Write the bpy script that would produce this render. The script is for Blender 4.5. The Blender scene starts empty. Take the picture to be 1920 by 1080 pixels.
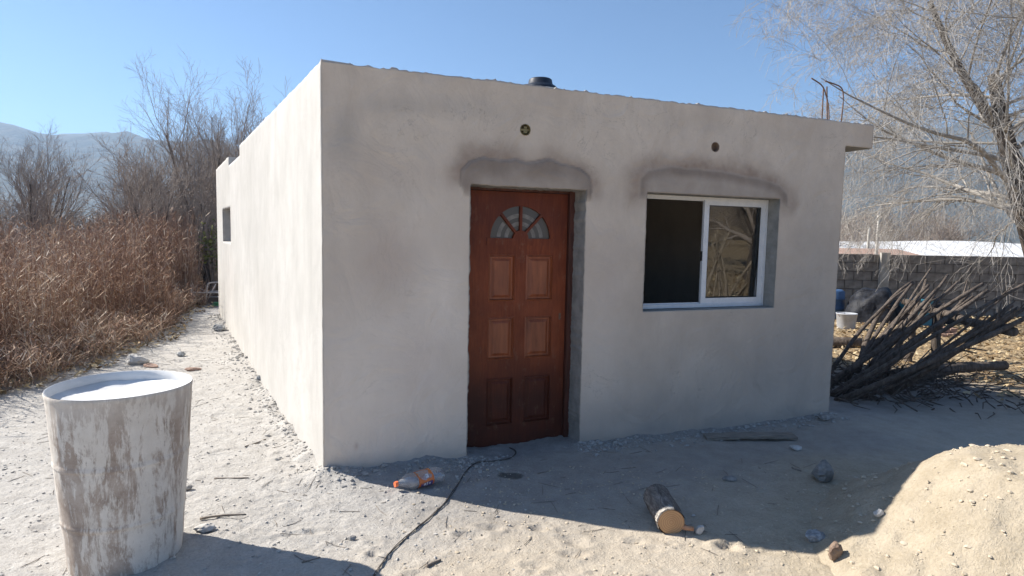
import bpy, math, random
import numpy as np
from mathutils import Vector, Matrix

R = math.radians
sc = bpy.context.scene
COL = sc.collection

# ------------------------------------------------------------------ camera
F_PX, PITCH, ROLL, CAM_H = 1150.0, 4.88, 1.14, 1.6
cam = bpy.data.cameras.new('camera')
cam.sensor_width = 36.0
cam.lens = F_PX / 1920.0 * 36.0
cam.clip_start, cam.clip_end = 0.05, 8000
camo = bpy.data.objects.new('camera', cam)
COL.objects.link(camo)
camo.location = (0, 0, CAM_H)
camo.rotation_euler = (Matrix.Rotation(R(90 - PITCH), 3, 'X') @ Matrix.Rotation(R(ROLL), 3, 'Z')).to_euler()
sc.camera = camo

# ------------------------------------------------------------------ light
SUN_EL, SUN_AZ = 38.0, -17.0          # light travels towards azimuth -17 deg (from +X)
w = bpy.data.worlds.new('World')
sc.world = w
w.use_nodes = True
wn = w.node_tree.nodes
sky = wn.new('ShaderNodeTexSky')
sky.sky_type = 'NISHITA'
sky.sun_disc = False
sky.sun_elevation = R(SUN_EL)
sky.sun_rotation = R(-73)
sky.altitude = 1200
sky.air_density = 1.0
sky.dust_density = 0.15
sky.ozone_density = 3.5
bg = wn['Background']
bg.inputs['Strength'].default_value = 0.073
w.node_tree.links.new(sky.outputs[0], bg.inputs['Color'])

sun = bpy.data.lights.new('sun', 'SUN')
sun.energy = 4.8
sun.angle = R(0.5)
sun.color = (1.0, 0.935, 0.84)
suno = bpy.data.objects.new('sun', sun)
COL.objects.link(suno)
ce, se = math.cos(R(SUN_EL)), math.sin(R(SUN_EL))
sdir = Vector((math.cos(R(SUN_AZ)) * ce, math.sin(R(SUN_AZ)) * ce, -se))
suno.rotation_euler = sdir.to_track_quat('-Z', 'Y').to_euler()
suno.location = (-20, 6, 16)

sc.view_settings.view_transform = 'Standard'
sc.view_settings.look = 'None'
sc.view_settings.gamma = 1.0
sc.view_settings.use_curve_mapping = False
sc.view_settings.exposure = 1.1
sc.cycles.max_bounces = 8
sc.cycles.transparent_max_bounces = 16
sc.cycles.volume_bounces = 0

# ------------------------------------------------------------------ noise
def _hash(ix, iy, seed):
    n = (ix.astype(np.int64) * 374761393 + iy.astype(np.int64) * 668265263 + seed * 1442695041) & 0xFFFFFFFF
    n = ((n ^ (n >> 13)) * 1274126177) & 0xFFFFFFFF
    n = n ^ (n >> 16)
    return (n & 0xFFFFFF) / float(0xFFFFFF)

def vnoise(x, y, seed=0):
    x = np.asarray(x, float); y = np.asarray(y, float)
    ix, iy = np.floor(x), np.floor(y)
    fx, fy = x - ix, y - iy
    fx = fx * fx * (3 - 2 * fx); fy = fy * fy * (3 - 2 * fy)
    a = _hash(ix, iy, seed); b = _hash(ix + 1, iy, seed)
    c = _hash(ix, iy + 1, seed); d = _hash(ix + 1, iy + 1, seed)
    return (a + (b - a) * fx) * (1 - fy) + (c + (d - c) * fx) * fy

def fbm(x, y, seed=0, oct=4, gain=0.5):
    s, a, t = 0, 1.0, 0
    for i in range(oct):
        s = s + a * (vnoise(x * 2 ** i, y * 2 ** i, seed + i * 17) - .5)
        t += a; a *= gain
    return s / t * 2          # about -1..1

def sstep(a, b, x):
    t = np.clip((np.asarray(x, float) - a) / (b - a), 0, 1)
    return t * t * (3 - 2 * t)

# ------------------------------------------------------------------ mesh helpers
class MB:
    """collects pieces of geometry that become one mesh object"""
    def __init__(self):
        self.V, self.F, self.n = [], [], 0
        self.attrs = {}
    def add(self, V, F):
        V = np.asarray(V, float).reshape(-1, 3)
        self.V.append(V)
        for f in (F if isinstance(F, list) else [F]):
            f = np.asarray(f, np.int64)
            if f.size:
                if f.ndim == 1: f = f[None, :]
                self.F.append(f + self.n)
        self.n += len(V)
        return self
    def box(self, x0, x1, y0, y1, z0, z1):
        V = [(x, y, z) for z in (z0, z1) for y in (y0, y1) for x in (x0, x1)]
        return self.add(V, np.array([(0, 2, 3, 1), (4, 5, 7, 6), (0, 1, 5, 4), (2, 6, 7, 3), (0, 4, 6, 2), (1, 3, 7, 5)]))
    def tube(self, pts, r, sides=8, cap=True):
        pts = np.asarray(pts, float); N = len(pts)
        r = np.broadcast_to(np.asarray(r, float), (N,))
        V = _rings(pts[None], r[None], sides)[0].reshape(-1, 3)
        F = []
        i = np.arange(N - 1)[:, None] * sides; k = np.arange(sides)[None, :]
        kk = (k + 1) % sides
        F.append(np.stack([i + k, i + kk, i + sides + kk, i + sides + k], -1).reshape(-1, 4))
        if cap:
            F.append(np.arange(sides)[::-1]); F.append((N - 1) * sides + np.arange(sides))
        return self.add(V, F)
    def lathe(self, prof, seg=32, c=(0, 0, 0)):
        prof = np.asarray(prof, float); N = len(prof)
        a = np.linspace(0, 2 * math.pi, seg, endpoint=False)
        V = np.stack([prof[:, None, 0] * np.cos(a) + c[0], prof[:, None, 0] * np.sin(a) + c[1],
                      np.repeat(prof[:, 1:2], seg, 1) + c[2]], -1).reshape(-1, 3)
        i = np.arange(N - 1)[:, None] * seg; k = np.arange(seg)[None, :]; kk = (k + 1) % seg
        return self.add(V, np.stack([i + k, i + kk, i + seg + kk, i + seg + k], -1).reshape(-1, 4))
    def build(self, name, mat, parent=None, smooth=False, M=None):
        V = np.concatenate(self.V) if self.V else np.zeros((0, 3))
        if M is not None:
            M = np.array(M); V = V @ M[:3, :3].T + M[:3, 3]
        me = bpy.data.meshes.new(name)
        me.vertices.add(len(V)); me.vertices.foreach_set('co', V.astype(np.float32).ravel())
        idx = np.concatenate([f.ravel() for f in self.F])
        tot = np.concatenate([np.full(len(f), f.shape[1]) for f in self.F])
        st = np.concatenate([[0], np.cumsum(tot)[:-1]])
        me.loops.add(len(idx)); me.loops.foreach_set('vertex_index', idx.astype(np.int32))
        me.polygons.add(len(tot)); me.polygons.foreach_set('loop_start', st.astype(np.int32))
        me.update(calc_edges=True)
        me.polygons.foreach_set('use_smooth', np.full(len(tot), bool(smooth)))
        for k, v in self.attrs.items():
            a = me.attributes.new(k, 'FLOAT', 'POINT')
            a.data.foreach_set('value', np.asarray(v, np.float32))
        if mat: me.materials.append(mat)
        return link(name, me, parent)

def _rings(P, Rr, sides):
    """P (n,N,3), Rr (n,N) -> (n,N,sides,3)"""
    T = np.gradient(P, axis=1)
    T /= np.linalg.norm(T, axis=-1, keepdims=True) + 1e-9
    ref = np.where(np.abs(T.mean(1, keepdims=True)[..., 2:3]) > .8, np.array([1., 0, 0]), np.array([0, 0, 1.]))
    U = np.cross(T, np.broadcast_to(ref, T.shape)); U /= np.linalg.norm(U, axis=-1, keepdims=True) + 1e-9
    W = np.cross(T, U)
    a = np.linspace(0, 2 * math.pi, sides, endpoint=False)
    return P[:, :, None] + Rr[:, :, None, None] * (U[:, :, None] * np.cos(a)[:, None] + W[:, :, None] * np.sin(a)[:, None])

def tubes(mb, paths, sides):
    """paths: list of (points, radii); vectorised by point count, open ended"""
    by = {}
    for p, r in paths: by.setdefault(len(p), []).append((p, r))
    for N, L in by.items():
        P = np.array([q[0] for q in L], float); Rr = np.array([q[1] for q in L], float)
        V = _rings(P, Rr, sides).reshape(-1, 3)
        n = len(L)
        o = (np.arange(n) * N * sides)[:, None, None]; i = (np.arange(N - 1) * sides)[None, :, None]
        k = np.arange(sides)[None, None, :]; kk = (k + 1) % sides
        b = o + i
        mb.add(V, np.stack([b + k, b + kk, b + sides + kk, b + sides + k], -1).reshape(-1, 4))
    return mb

def link(name, me, parent=None):
    o = bpy.data.objects.new(name, me)
    COL.objects.link(o)
    if parent is not None: o.parent = parent
    return o

def tag(o, label=None, cat=None, group=None, kind=None):
    if label: o['label'] = label
    if cat: o['category'] = cat
    if group: o['group'] = group
    if kind: o['kind'] = kind
    return o

def thing(name, label, cat, loc=(0, 0, 0), rz=0.0, group=None):
    o = bpy.data.objects.new(name, None)
    o.empty_display_size = .2
    COL.objects.link(o)
    o.location = loc; o.rotation_euler = (0, 0, rz)
    return tag(o, label, cat, group)

def dup(root, loc, rz=0.0, scale=1.0, label=None):
    r = root.copy(); COL.objects.link(r); r.location = loc; r.rotation_euler = (0, 0, rz)
    r.scale = (scale,) * 3 if not hasattr(scale, '__len__') else scale
    if label: r['label'] = label
    for ch in list(root.children):
        c = ch.copy(); COL.objects.link(c); c.parent = r
        for g in ch.children:
            d = g.copy(); COL.objects.link(d); d.parent = c
    return r

_t = (1 + 5 ** .5) / 2
_IV = np.array([(-1, _t, 0), (1, _t, 0), (-1, -_t, 0), (1, -_t, 0), (0, -1, _t), (0, 1, _t), (0, -1, -_t), (0, 1, -_t), (_t, 0, -1), (_t, 0, 1), (-_t, 0, -1), (-_t, 0, 1)]) / math.sqrt(1 + _t * _t)
_IF = np.array([(0, 11, 5), (0, 5, 1), (0, 1, 7), (0, 7, 10), (0, 10, 11), (1, 5, 9), (5, 11, 4), (11, 10, 2), (10, 7, 6), (7, 1, 8), (3, 9, 4), (3, 4, 2), (3, 2, 6), (3, 6, 8), (3, 8, 9), (4, 9, 5), (2, 4, 11), (6, 2, 10), (8, 6, 7), (9, 8, 1)])

def ico(level):
    V, F = [tuple(v) for v in _IV], [tuple(f) for f in _IF]
    for _ in range(level):
        c, nf = {}, []
        def mid(a, b):
            k = (min(a, b), max(a, b))
            if k not in c:
                m = np.array(V[a]) + np.array(V[b]); m /= np.linalg.norm(m)
                c[k] = len(V); V.append(tuple(m))
            return c[k]
        for a, b, d in F:
            ab, bd, da = mid(a, b), mid(b, d), mid(d, a)
            nf += [(a, ab, da), (b, bd, ab), (d, da, bd), (ab, bd, da)]
        F = nf
    return np.array(V), np.array(F)
ICO = [ico(0), ico(1), ico(2), ico(3)]

def scatter_rocks(mb, pos, size, rng, flat=.6):
    n = len(pos)
    V0, F0 = ICO[0]
    jit = 1 + (rng.random((n, 12, 1)) - .5) * .7
    sc_ = size[:, None, None] * np.stack([.7 + .7 * rng.random(n), .7 + .7 * rng.random(n), flat * (.6 + .7 * rng.random(n))], -1)[:, None, :]
    V = V0[None] * jit * sc_
    a = rng.random(n) * 6.283
    c, s = np.cos(a)[:, None], np.sin(a)[:, None]
    X = V[..., 0] * c - V[..., 1] * s; Y = V[..., 0] * s + V[..., 1] * c
    V = np.stack([X, Y, V[..., 2]], -1) + pos[:, None, :]
    F = (F0[None] + (np.arange(n) * 12)[:, None, None]).reshape(-1, 3)
    mb.add(V, F)
    return mb

# ------------------------------------------------------------------ materials
class NT:
    def __init__(self, name):
        self.m = bpy.data.materials.new(name); self.m.use_nodes = True
        self.t = self.m.node_tree; self.n = self.t.nodes
        self.b = self.n['Principled BSDF']
        self.b.inputs['Roughness'].default_value = .9
        self.tc = self.n.new('ShaderNodeTexCoord')
    def L(self, a, b): self.t.links.new(a, b)
    def val(self, i, v):
        if isinstance(v, bpy.types.NodeSocket): self.L(v, i)
        else: i.default_value = v
    def co(self, scale=(1, 1, 1), src='Object'):
        mp = self.n.new('ShaderNodeMapping'); self.L(self.tc.outputs[src], mp.inputs[0])
        mp.inputs['Scale'].default_value = scale
        return mp.outputs[0]
    def noise(self, scale, detail=4, rough=.55, vec=None, dist=0):
        x = self.n.new('ShaderNodeTexNoise')
        x.inputs['Scale'].default_value = scale; x.inputs['Detail'].default_value = detail
        x.inputs['Roughness'].default_value = rough; x.inputs['Distortion'].default_value = dist
        self.L(vec if vec is not None else self.co(), x.inputs['Vector'])
        return x.outputs['Fac']
    def vor(self, scale, vec=None, feature='F1', out='Distance'):
        x = self.n.new('ShaderNodeTexVoronoi'); x.feature = feature
        x.inputs['Scale'].default_value = scale
        self.L(vec if vec is not None else self.co(), x.inputs['Vector'])
        return x.outputs[out]
    def ramp(self, fac, stops):
        x = self.n.new('ShaderNodeValToRGB'); e = x.color_ramp.elements
        while len(e) < len(stops): e.new(.5)
        for i, (p, c) in enumerate(stops):
            e[i].position = p; e[i].color = (*c, 1) if hasattr(c, '__len__') else (c, c, c, 1)
        self.L(fac, x.inputs[0]); return x.outputs[0]
    def rng(self, fac, a, b, c=0., d=1.):
        x = self.n.new('ShaderNodeMapRange'); self.L(fac, x.inputs[0])
        for i, v in zip((1, 2, 3, 4), (a, b, c, d)): x.inputs[i].default_value = v
        return x.outputs[0]
    def mix(self, fac, a, b, mode='MIX'):
        x = self.n.new('ShaderNodeMix'); x.data_type = 'RGBA'; x.blend_type = mode
        self.val(x.inputs[0], fac)
        for s, v in ((x.inputs[6], a), (x.inputs[7], b)):
            self.val(s, (*v, 1) if isinstance(v, tuple) and len(v) == 3 else v)
        return x.outputs[2]
    def math(self, op, a, b):
        x = self.n.new('ShaderNodeMath'); x.operation = op
        self.val(x.inputs[0], a); self.val(x.inputs[1], b); return x.outputs[0]
    def attr(self, name):
        x = self.n.new('ShaderNodeAttribute'); x.attribute_name = name; return x.outputs['Fac']
    def bump(self, h, strength=.3, dist=.01, prev=None):
        x = self.n.new('ShaderNodeBump'); x.inputs['Strength'].default_value = strength
        x.inputs['Distance'].default_value = dist
        self.L(h, x.inputs['Height'])
        if prev is not None: self.L(prev, x.inputs['Normal'])
        return x.outputs[0]
    def set(self, color=None, rough=None, normal=None, **kw):
        if color is not None: self.val(self.b.inputs['Base Color'], (*color, 1) if isinstance(color, tuple) and len(color) == 3 else color)
        if rough is not None: self.val(self.b.inputs['Roughness'], rough)
        if normal is not None: self.L(normal, self.b.inputs['Normal'])
        for k, v in kw.items(): self.val(self.b.inputs[k.replace('_', ' ')], v)
        return self.m

def simple(name, c1, c2, scale=8, rough=.85, bump=.3, bscale=None, bdist=.005, stretch=(1, 1, 1), lo=.35, hi=.65, **kw):
    n = NT(name)
    v = n.co(stretch)
    col = n.ramp(n.noise(scale, 5, .6, v), [(lo, c1), (hi, c2)])
    h = n.noise(bscale or scale * 4, 4, .6, v)
    return n.set(col, rough, n.bump(h, bump, bdist), **kw)

def m_plaster(name, base, light, side=False):
    n = NT(name)
    big = n.noise(1.1, 5, .55)
    col = n.ramp(big, [(.3, base), (.7, light)])
    mid = n.noise(4.5, 6, .65, n.co((1, 1, .6)))
    col = n.mix(n.rng(mid, .35, .75, 0, .45), col, tuple(x * .74 for x in base))
    col = n.mix(n.rng(n.noise(.55, 3, .5), .45, .68, 0, .4), col, tuple(x * .78 for x in base))
    if side:
        st = n.noise(2.2, 5, .6, n.co((2.2, 2.2, .35)))
        col = n.mix(n.rng(st, .5, .75, 0, .30), col, tuple(x * .72 for x in base))
    fine = n.noise(60, 4, .7)
    col = n.mix(n.rng(fine, .3, .7, 0, .16), col, tuple(x * .75 for x in base))
    col = n.mix(n.math('MULTIPLY', n.attr('dry'), n.rng(mid, .3, .7, .5, 1)), col, (.84, .745, .65))  # paler, warmer tone stands in for light bounced off the ground
    damp = n.attr('damp'); grn = n.math('MULTIPLY', damp, n.rng(n.noise(9, 5, .6), .25, .7, .55, 1.1))
    col = n.mix(grn, col, (.31, .235, .185))
    col = n.mix(n.attr('patch'), col, n.mix(n.attr('pgrad'), n.ramp(n.noise(6, 4, .6), [(.3, (.34, .285, .24)), (.7, (.43, .37, .32))]), n.ramp(n.noise(6, 4, .6), [(.3, (.18, .143, .118)), (.7, (.26, .212, .178))])))
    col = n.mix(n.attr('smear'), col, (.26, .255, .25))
    col = n.mix(n.attr('rose'), col, (.42, .32, .27))
    col = n.mix(n.math('MULTIPLY', n.attr('crack'), .6), col, (.16, .13, .11))
    col = n.mix(n.attr('edge'), col, (.13, .12, .112))
    arc = n.noise(2.6, 3, .5, n.co((1, 1, 1)), 2.2)
    lines = n.noise(3.0, 6, .62, n.co((1, 1, 1)), .9)
    hair = n.rng(n.math('ABSOLUTE', n.math('SUBTRACT', lines, .5), 0), .0, .0045, .55, 0)
    hair = n.math('MULTIPLY', hair, n.rng(big, .52, .62, 0, 1))
    col = n.mix(hair, col, tuple(x * .45 for x in base))
    pit = n.math('MULTIPLY', n.rng(n.vor(16), .03, .055, 1, 0), n.rng(mid, .52, .6, 0, .6))
    col = n.mix(pit, col, tuple(x * .5 for x in base))
    h0 = n.bump(arc, .12 if side else .5, .035)
    h1 = n.bump(n.noise(7, 5, .6, n.co((1, 1, .4)) if side else n.co()), .3 if side else .4, .014, h0)
    h2 = n.bump(n.noise(120, 3, .7), .28, .003, h1)
    return n.set(col, .93, h2, Specular_IOR_Level=.2)

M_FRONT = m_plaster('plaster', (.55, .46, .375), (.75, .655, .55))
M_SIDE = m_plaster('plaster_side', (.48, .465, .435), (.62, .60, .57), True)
M_CEMENT = simple('cement', (.22, .215, .195), (.34, .325, .295), 9, .9, .5, 70, .004)
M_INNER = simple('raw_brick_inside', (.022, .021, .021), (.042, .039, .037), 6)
M_ROOF = simple('roof_concrete', (.22, .21, .20), (.34, .33, .31), 5, .95, .5)
def m_doorwood():
    n = NT('red_brown_wood')
    g = n.noise(7, 6, .65, n.co((9, 9, .8)), .6)
    col = n.ramp(g, [(.25, (.10, .020, .009)), (.55, (.21, .048, .018)), (.8, (.31, .082, .028))])
    blot = n.noise(3.2, 4, .6)
    col = n.mix(n.rng(blot, .4, .75, 0, .5), col, (.06, .016, .010))
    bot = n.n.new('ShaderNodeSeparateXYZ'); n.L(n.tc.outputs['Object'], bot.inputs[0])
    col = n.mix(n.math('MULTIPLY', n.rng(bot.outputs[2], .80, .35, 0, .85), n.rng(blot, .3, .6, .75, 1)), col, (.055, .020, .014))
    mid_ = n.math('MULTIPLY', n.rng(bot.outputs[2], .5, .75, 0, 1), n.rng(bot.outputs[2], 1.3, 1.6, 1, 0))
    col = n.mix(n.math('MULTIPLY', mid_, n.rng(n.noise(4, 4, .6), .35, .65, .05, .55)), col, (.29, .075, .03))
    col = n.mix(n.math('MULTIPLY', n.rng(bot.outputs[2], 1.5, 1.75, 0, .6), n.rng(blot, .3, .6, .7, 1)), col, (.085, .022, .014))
    col = n.mix(n.rng(n.noise(16, 6, .7, n.co((1, 1, .5))), .58, .75, 0, .35), col, (.30, .20, .14))
    r = n.rng(n.noise(25, 4, .6), .3, .7, .36, .6)
    return n.set(col, r, n.bump(g, .12, .003), Specular_IOR_Level=.22)
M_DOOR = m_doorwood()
M_PANEL = simple('worn_orange_panel', (.17, .043, .016), (.36, .108, .042), 5, .45, .1, 40, .002, (5, 5, .8), .3, .75)
M_DOORFRAME = simple('frame_wood', (.05, .016, .010), (.11, .034, .02), 10, .6, .3, stretch=(6, 6, .7))
M_ALU = simple('white_aluminium', (.66, .67, .68), (.74, .74, .74), 20, .38, .05)
M_RUBBER = simple('black_gasket', (.012, .012, .013), (.02, .02, .02), 20, .6)
def m_glass(name, tint, rough=.02):
    n = NT(name)
    h = n.bump(n.noise(1.6, 2, .5), .03, .02)
    return n.set(tint, rough, h, Transmission_Weight=0.0, Specular_IOR_Level=.9, IOR=1.5)
def m_window_glass():
    n = NT('window_glass')
    n.n.remove(n.b)
    out = n.n['Material Output']
    gl = n.n.new('ShaderNodeBsdfGlossy'); gl.inputs['Roughness'].default_value = .004
    gl.inputs['Color'].default_value = (.92, .94, .95, 1)
    tr = n.n.new('ShaderNodeBsdfTransparent'); tr.inputs['Color'].default_value = (.74, .78, .77, 1)
    fr = n.n.new('ShaderNodeFresnel'); fr.inputs['IOR'].default_value = 1.75
    f2 = n.math('MULTIPLY_ADD', fr.outputs[0], 1.25); f2.node.inputs[2].default_value = .02
    h = n.bump(n.noise(2.0, 2, .5), .015, .02); n.L(h, gl.inputs['Normal'])
    mx = n.n.new('ShaderNodeMixShader'); n.L(f2, mx.inputs[0]); n.L(tr.outputs[0], mx.inputs[1]); n.L(gl.outputs[0], mx.inputs[2])
    n.L(mx.outputs[0], out.inputs['Surface'])
    return n.m
M_GLASS = m_window_glass()
M_FANGLASS = m_glass('fanlight_glass', (.05, .042, .034), .3)
M_ETCH = simple('etched_band', (.15, .135, .12), (.24, .22, .20), 30, .5, .1)
M_METAL = simple('dull_brass', (.20, .15, .07), (.32, .25, .12), 20, .45, .1, Metallic=.8)
M_BOXBROWN = simple('box_plastic', (.10, .075, .03), (.22, .17, .07), 40, .6)
M_REBAR = simple('rusty_rebar', (.10, .055, .035), (.20, .12, .08), 60, .8, .4)

def m_ground():
    n = NT('ground')
    v = n.co()
    big = n.noise(.9, 5, .6)
    med = n.noise(7, 6, .65)
    fin = n.noise(55, 5, .75)
    vfin = n.noise(190, 3, .7)
    grav = n.ramp(n.math('ADD', n.math('MULTIPLY', fin, .6), n.math('MULTIPLY', med, .4)),
                  [(.32, (.34, .32, .295)), (.52, (.47, .45, .42)), (.70, (.62, .60, .565))])
    sand = n.ramp(n.math('ADD', n.math('MULTIPLY', fin, .5), n.math('MULTIPLY', med, .5)),
                  [(.32, (.41, .35, .275)), (.55, (.53, .465, .375)), (.75, (.61, .54, .44))])
    col = n.mix(n.math('MULTIPLY', n.attr('sand'), 1.0), grav, sand)
    col = n.mix(n.rng(big, .45, .75, 0, .25), col, (.33, .30, .26))
    col = n.mix(n.attr('front_grey'), col, n.ramp(med, [(.3, (.20, .20, .205)), (.7, (.29, .285, .285))]))
    lit = n.ramp(med, [(.3, (.22, .155, .09)), (.5, (.36, .27, .165)), (.7, (.50, .41, .27))])
    col = n.mix(n.attr('litter'), col, lit)
    heap = n.ramp(n.math('ADD', n.math('MULTIPLY', fin, .5), n.math('MULTIPLY', med, .5)), [(.32, (.34, .285, .205)), (.55, (.46, .395, .30)), (.75, (.55, .475, .37))])
    col = n.mix(n.attr('heap'), col, heap)
    soil = n.ramp(med, [(.3, (.07, .042, .026)), (.6, (.17, .105, .062)), (.8, (.25, .17, .10))])
    col = n.mix(n.attr('soil'), col, soil)
    col = n.mix(n.attr('damp'), col, (.075, .07, .062))
    sp = n.vor(38)
    pebm = n.rng(sp, .10, .16, 1, 0)
    col = n.mix(n.math('MULTIPLY', pebm, n.rng(med, .5, .6, 0, .5)), col, (.22, .205, .19))
    h = n.bump(n.noise(11, 6, .7), .6, .035)
    h = n.bump(fin, .75, .012, h)
    h = n.bump(vfin, .5, .004, h)
    return n.set(col, .97, h, Specular_IOR_Level=.15)
M_GROUND = m_ground()
def m_pile():
    n = NT('sand_heap')
    fin = n.noise(60, 5, .75); med = n.noise(6, 5, .6)
    col = n.ramp(n.math('ADD', n.math('MULTIPLY', fin, .5), n.math('MULTIPLY', med, .5)),
                 [(.32, (.34, .285, .205)), (.55, (.46, .395, .30)), (.75, (.55, .475, .37))])
    h = n.bump(n.noise(14, 6, .7), .6, .03); h = n.bump(fin, .8, .012, h); h = n.bump(n.noise(200, 3, .7), .5, .004, h)
    return n.set(col, .97, h, Specular_IOR_Level=.15)
M_PILE = m_pile()
M_PEBBLE = simple('pebbles', (.34, .32, .29), (.56, .535, .495), 30, .95, .4)
M_RUBBLE = simple('mortar_crumbs', (.25, .24, .225), (.44, .425, .40), 30, .95, .4)
M_PEBBLE_S = simple('sand_lumps', (.40, .34, .25), (.58, .50, .39), 30, .95, .4)
M_STONE_GREY = simple('grey_stone', (.20, .205, .21), (.40, .41, .415), 40, .9, .6, lo=.4, hi=.6)
M_STONE_DARK = simple('dark_concrete', (.18, .17, .16), (.34, .325, .305), 20, .95, .6)
M_STONE_WHITE = simple('white_mortar', (.40, .385, .36), (.56, .545, .52), 20, .95, .5)
M_STONE_BROWN = simple('brown_clod', (.15, .10, .075), (.26, .19, .14), 20, .95, .6)
M_TERRACOTTA = simple('terracotta', (.28, .17, .125), (.42, .29, .225), 15, .9, .4)

M_STICK = simple('dry_stick', (.14, .115, .095), (.27, .23, .19), 18, .9, .5)
M_PLANK = simple('weathered_plank', (.15, .13, .11), (.30, .265, .22), 6, .9, .5, 40, .004, (1.2, 14, 14))
def m_bark(name, c1, c2, s=14):
    n = NT(name)
    v = n.co((1, 1, .25))
    col = n.ramp(n.noise(s, 6, .7, v, .8), [(.3, c1), (.65, c2)])
    h = n.bump(n.noise(s * 1.5, 6, .75, v, .8), .9, .03)
    return n.set(col, .95, h, Specular_IOR_Level=.15)
M_BARK = m_bark('grey_brown_bark', (.055, .045, .038), (.16, .135, .115))
M_TWIG = simple('twig_bark', (.22, .18, .155), (.34, .29, .25), 3, .9, .2)
M_TWIG_DARK = simple('thicket_bark', (.20, .165, .14), (.32, .27, .23), 3, .9, .2)
M_TWIG_PALE = simple('pale_twig_bark', (.26, .24, .215), (.42, .395, .365), 3, .85, .2)
M_POLE = m_bark('pole_bark', (.05, .041, .035), (.20, .165, .14), 22)
M_POLE_LIT = m_bark('sunlit_pole_bark', (.22, .18, .13), (.46, .38, .29), 22)  # paler copy of the pole bark, sunlight mixed into its colour
def m_log():
    n = NT('log_bark')
    v = n.co((1, .3, 1))
    col = n.ramp(n.noise(26, 6, .75, v, 1.2), [(.3, (.075, .062, .052)), (.5, (.19, .16, .135)), (.68, (.44, .39, .34))])
    h = n.bump(n.noise(26, 6, .75, v, 1.2), 1., .02)
    return n.set(col, .95, h)
M_LOG = m_log()
def m_cut():
    n = NT('cut_wood')
    v = n.co((1, .05, 1))
    wv = n.n.new('ShaderNodeTexWave'); wv.wave_type = 'RINGS'; wv.rings_direction = 'Y'
    wv.inputs['Scale'].default_value = 28; wv.inputs['Distortion'].default_value = 2.5; wv.inputs['Detail'].default_value = 3
    n.L(v, wv.inputs['Vector'])
    col = n.ramp(wv.outputs['Fac'], [(.1, (.43, .24, .115)), (.9, (.54, .335, .175))])
    col = n.mix(n.rng(n.noise(14, 4, .6), .4, .7, 0, .5), col, (.36, .2, .10))
    return n.set(col, .8, n.bump(n.noise(60, 3, .6, n.co((1, 1, .15))), .3, .004))
M_CUT = m_cut()
M_STUB = simple('orange_stub', (.42, .20, .10), (.55, .30, .17), 20, .8)
M_SAPWOOD = simple('torn_sapwood', (.16, .14, .12), (.62, .58, .52), 60, .9, .6)

def m_drum():
    n = NT('drum_plaster_splashed')
    v = n.co((1, 1, .28))
    splash = n.noise(7.5, 10, .78, v, .5)
    spl2 = n.noise(34, 8, .75, n.co((1, 1, .22)), .3)
    f = n.math('ADD', n.math('MULTIPLY', splash, .6), n.math('MULTIPLY', spl2, .4))
    under = n.ramp(n.noise(9, 6, .7), [(.3, (.27, .205, .16)), (.5, (.42, .335, .27)), (.72, (.56, .48, .405))])
    white = n.ramp(n.noise(14, 5, .6), [(.3, (.68, .62, .54)), (.7, (.80, .74, .655))])
    k = n.rng(f, .475, .53, 0, 1)
    sep = n.n.new('ShaderNodeSeparateXYZ'); n.L(n.tc.outputs['Object'], sep.inputs[0])
    top = n.rng(sep.outputs[2], .70, .86, 0, .75)
    k = n.math('MAXIMUM', k, n.math('MULTIPLY', top, n.rng(spl2, .3, .5, .6, 1)))
    col = n.mix(n.math('MULTIPLY', k, .88), under, white)
    col = n.mix(n.rng(n.vor(70), .06, .12, .5, 0), col, (.6, .58, .55))
    return n.set(col, .8, n.bump(f, .5, .012, n.bump(n.noise(90, 3, .6), .3, .003)))
M_DRUM = m_drum()
M_LIME = simple('lime_coating', (.55, .55, .55), (.72, .72, .71), 6, .85, .4)
M_CABLE = simple('black_cable', (.04, .033, .028), (.10, .085, .072), 30, .6, .2)

def m_clear():
    n = NT('clear_plastic'); n.n.remove(n.b); out = n.n['Material Output']
    gl = n.n.new('ShaderNodeBsdfGlossy'); gl.inputs['Roughness'].default_value = .12
    df = n.n.new('ShaderNodeBsdfDiffuse'); df.inputs['Color'].default_value = (.55, .56, .58, 1)
    tr = n.n.new('ShaderNodeBsdfTransparent'); tr.inputs['Color'].default_value = (.93, .94, .95, 1)
    a = n.n.new('ShaderNodeMixShader'); n.L(n.rng(n.noise(14, 4, .6), .35, .7, .15, .55), a.inputs[0]); n.L(tr.outputs[0], a.inputs[1]); n.L(df.outputs[0], a.inputs[2])
    lw = n.n.new('ShaderNodeLayerWeight'); lw.inputs[0].default_value = .35
    b = n.n.new('ShaderNodeMixShader'); n.L(n.rng(lw.outputs['Facing'], 0, 1, .06, .6), b.inputs[0]); n.L(a.outputs[0], b.inputs[1]); n.L(gl.outputs[0], b.inputs[2])
    n.L(n.bump(n.noise(16, 3, .6), .5, .02), gl.inputs['Normal'])
    n.L(b.outputs[0], out.inputs['Surface']); return n.m
M_CLEAR = m_clear()
M_CAP = simple('orange_cap', (.85, .16, .05), (.95, .22, .08), 30, .45, .05)
M_LABEL = simple('orange_label', (.55, .13, .03), (.75, .22, .05), 14, .4, .4, 20)
M_LABEL_W = simple('white_print', (.65, .62, .62), (.75, .73, .74), 30, .4)
M_LABEL_P = simple('purple_print', (.07, .05, .18), (.13, .10, .28), 30, .4)
M_TANK = simple('black_plastic_tank', (.012, .016, .026), (.022, .028, .042), 12, .4, .1)
M_TANKLOW = simple('grey_plastic_tank', (.18, .18, .18), (.26, .26, .25), 12, .5, .1)

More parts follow.
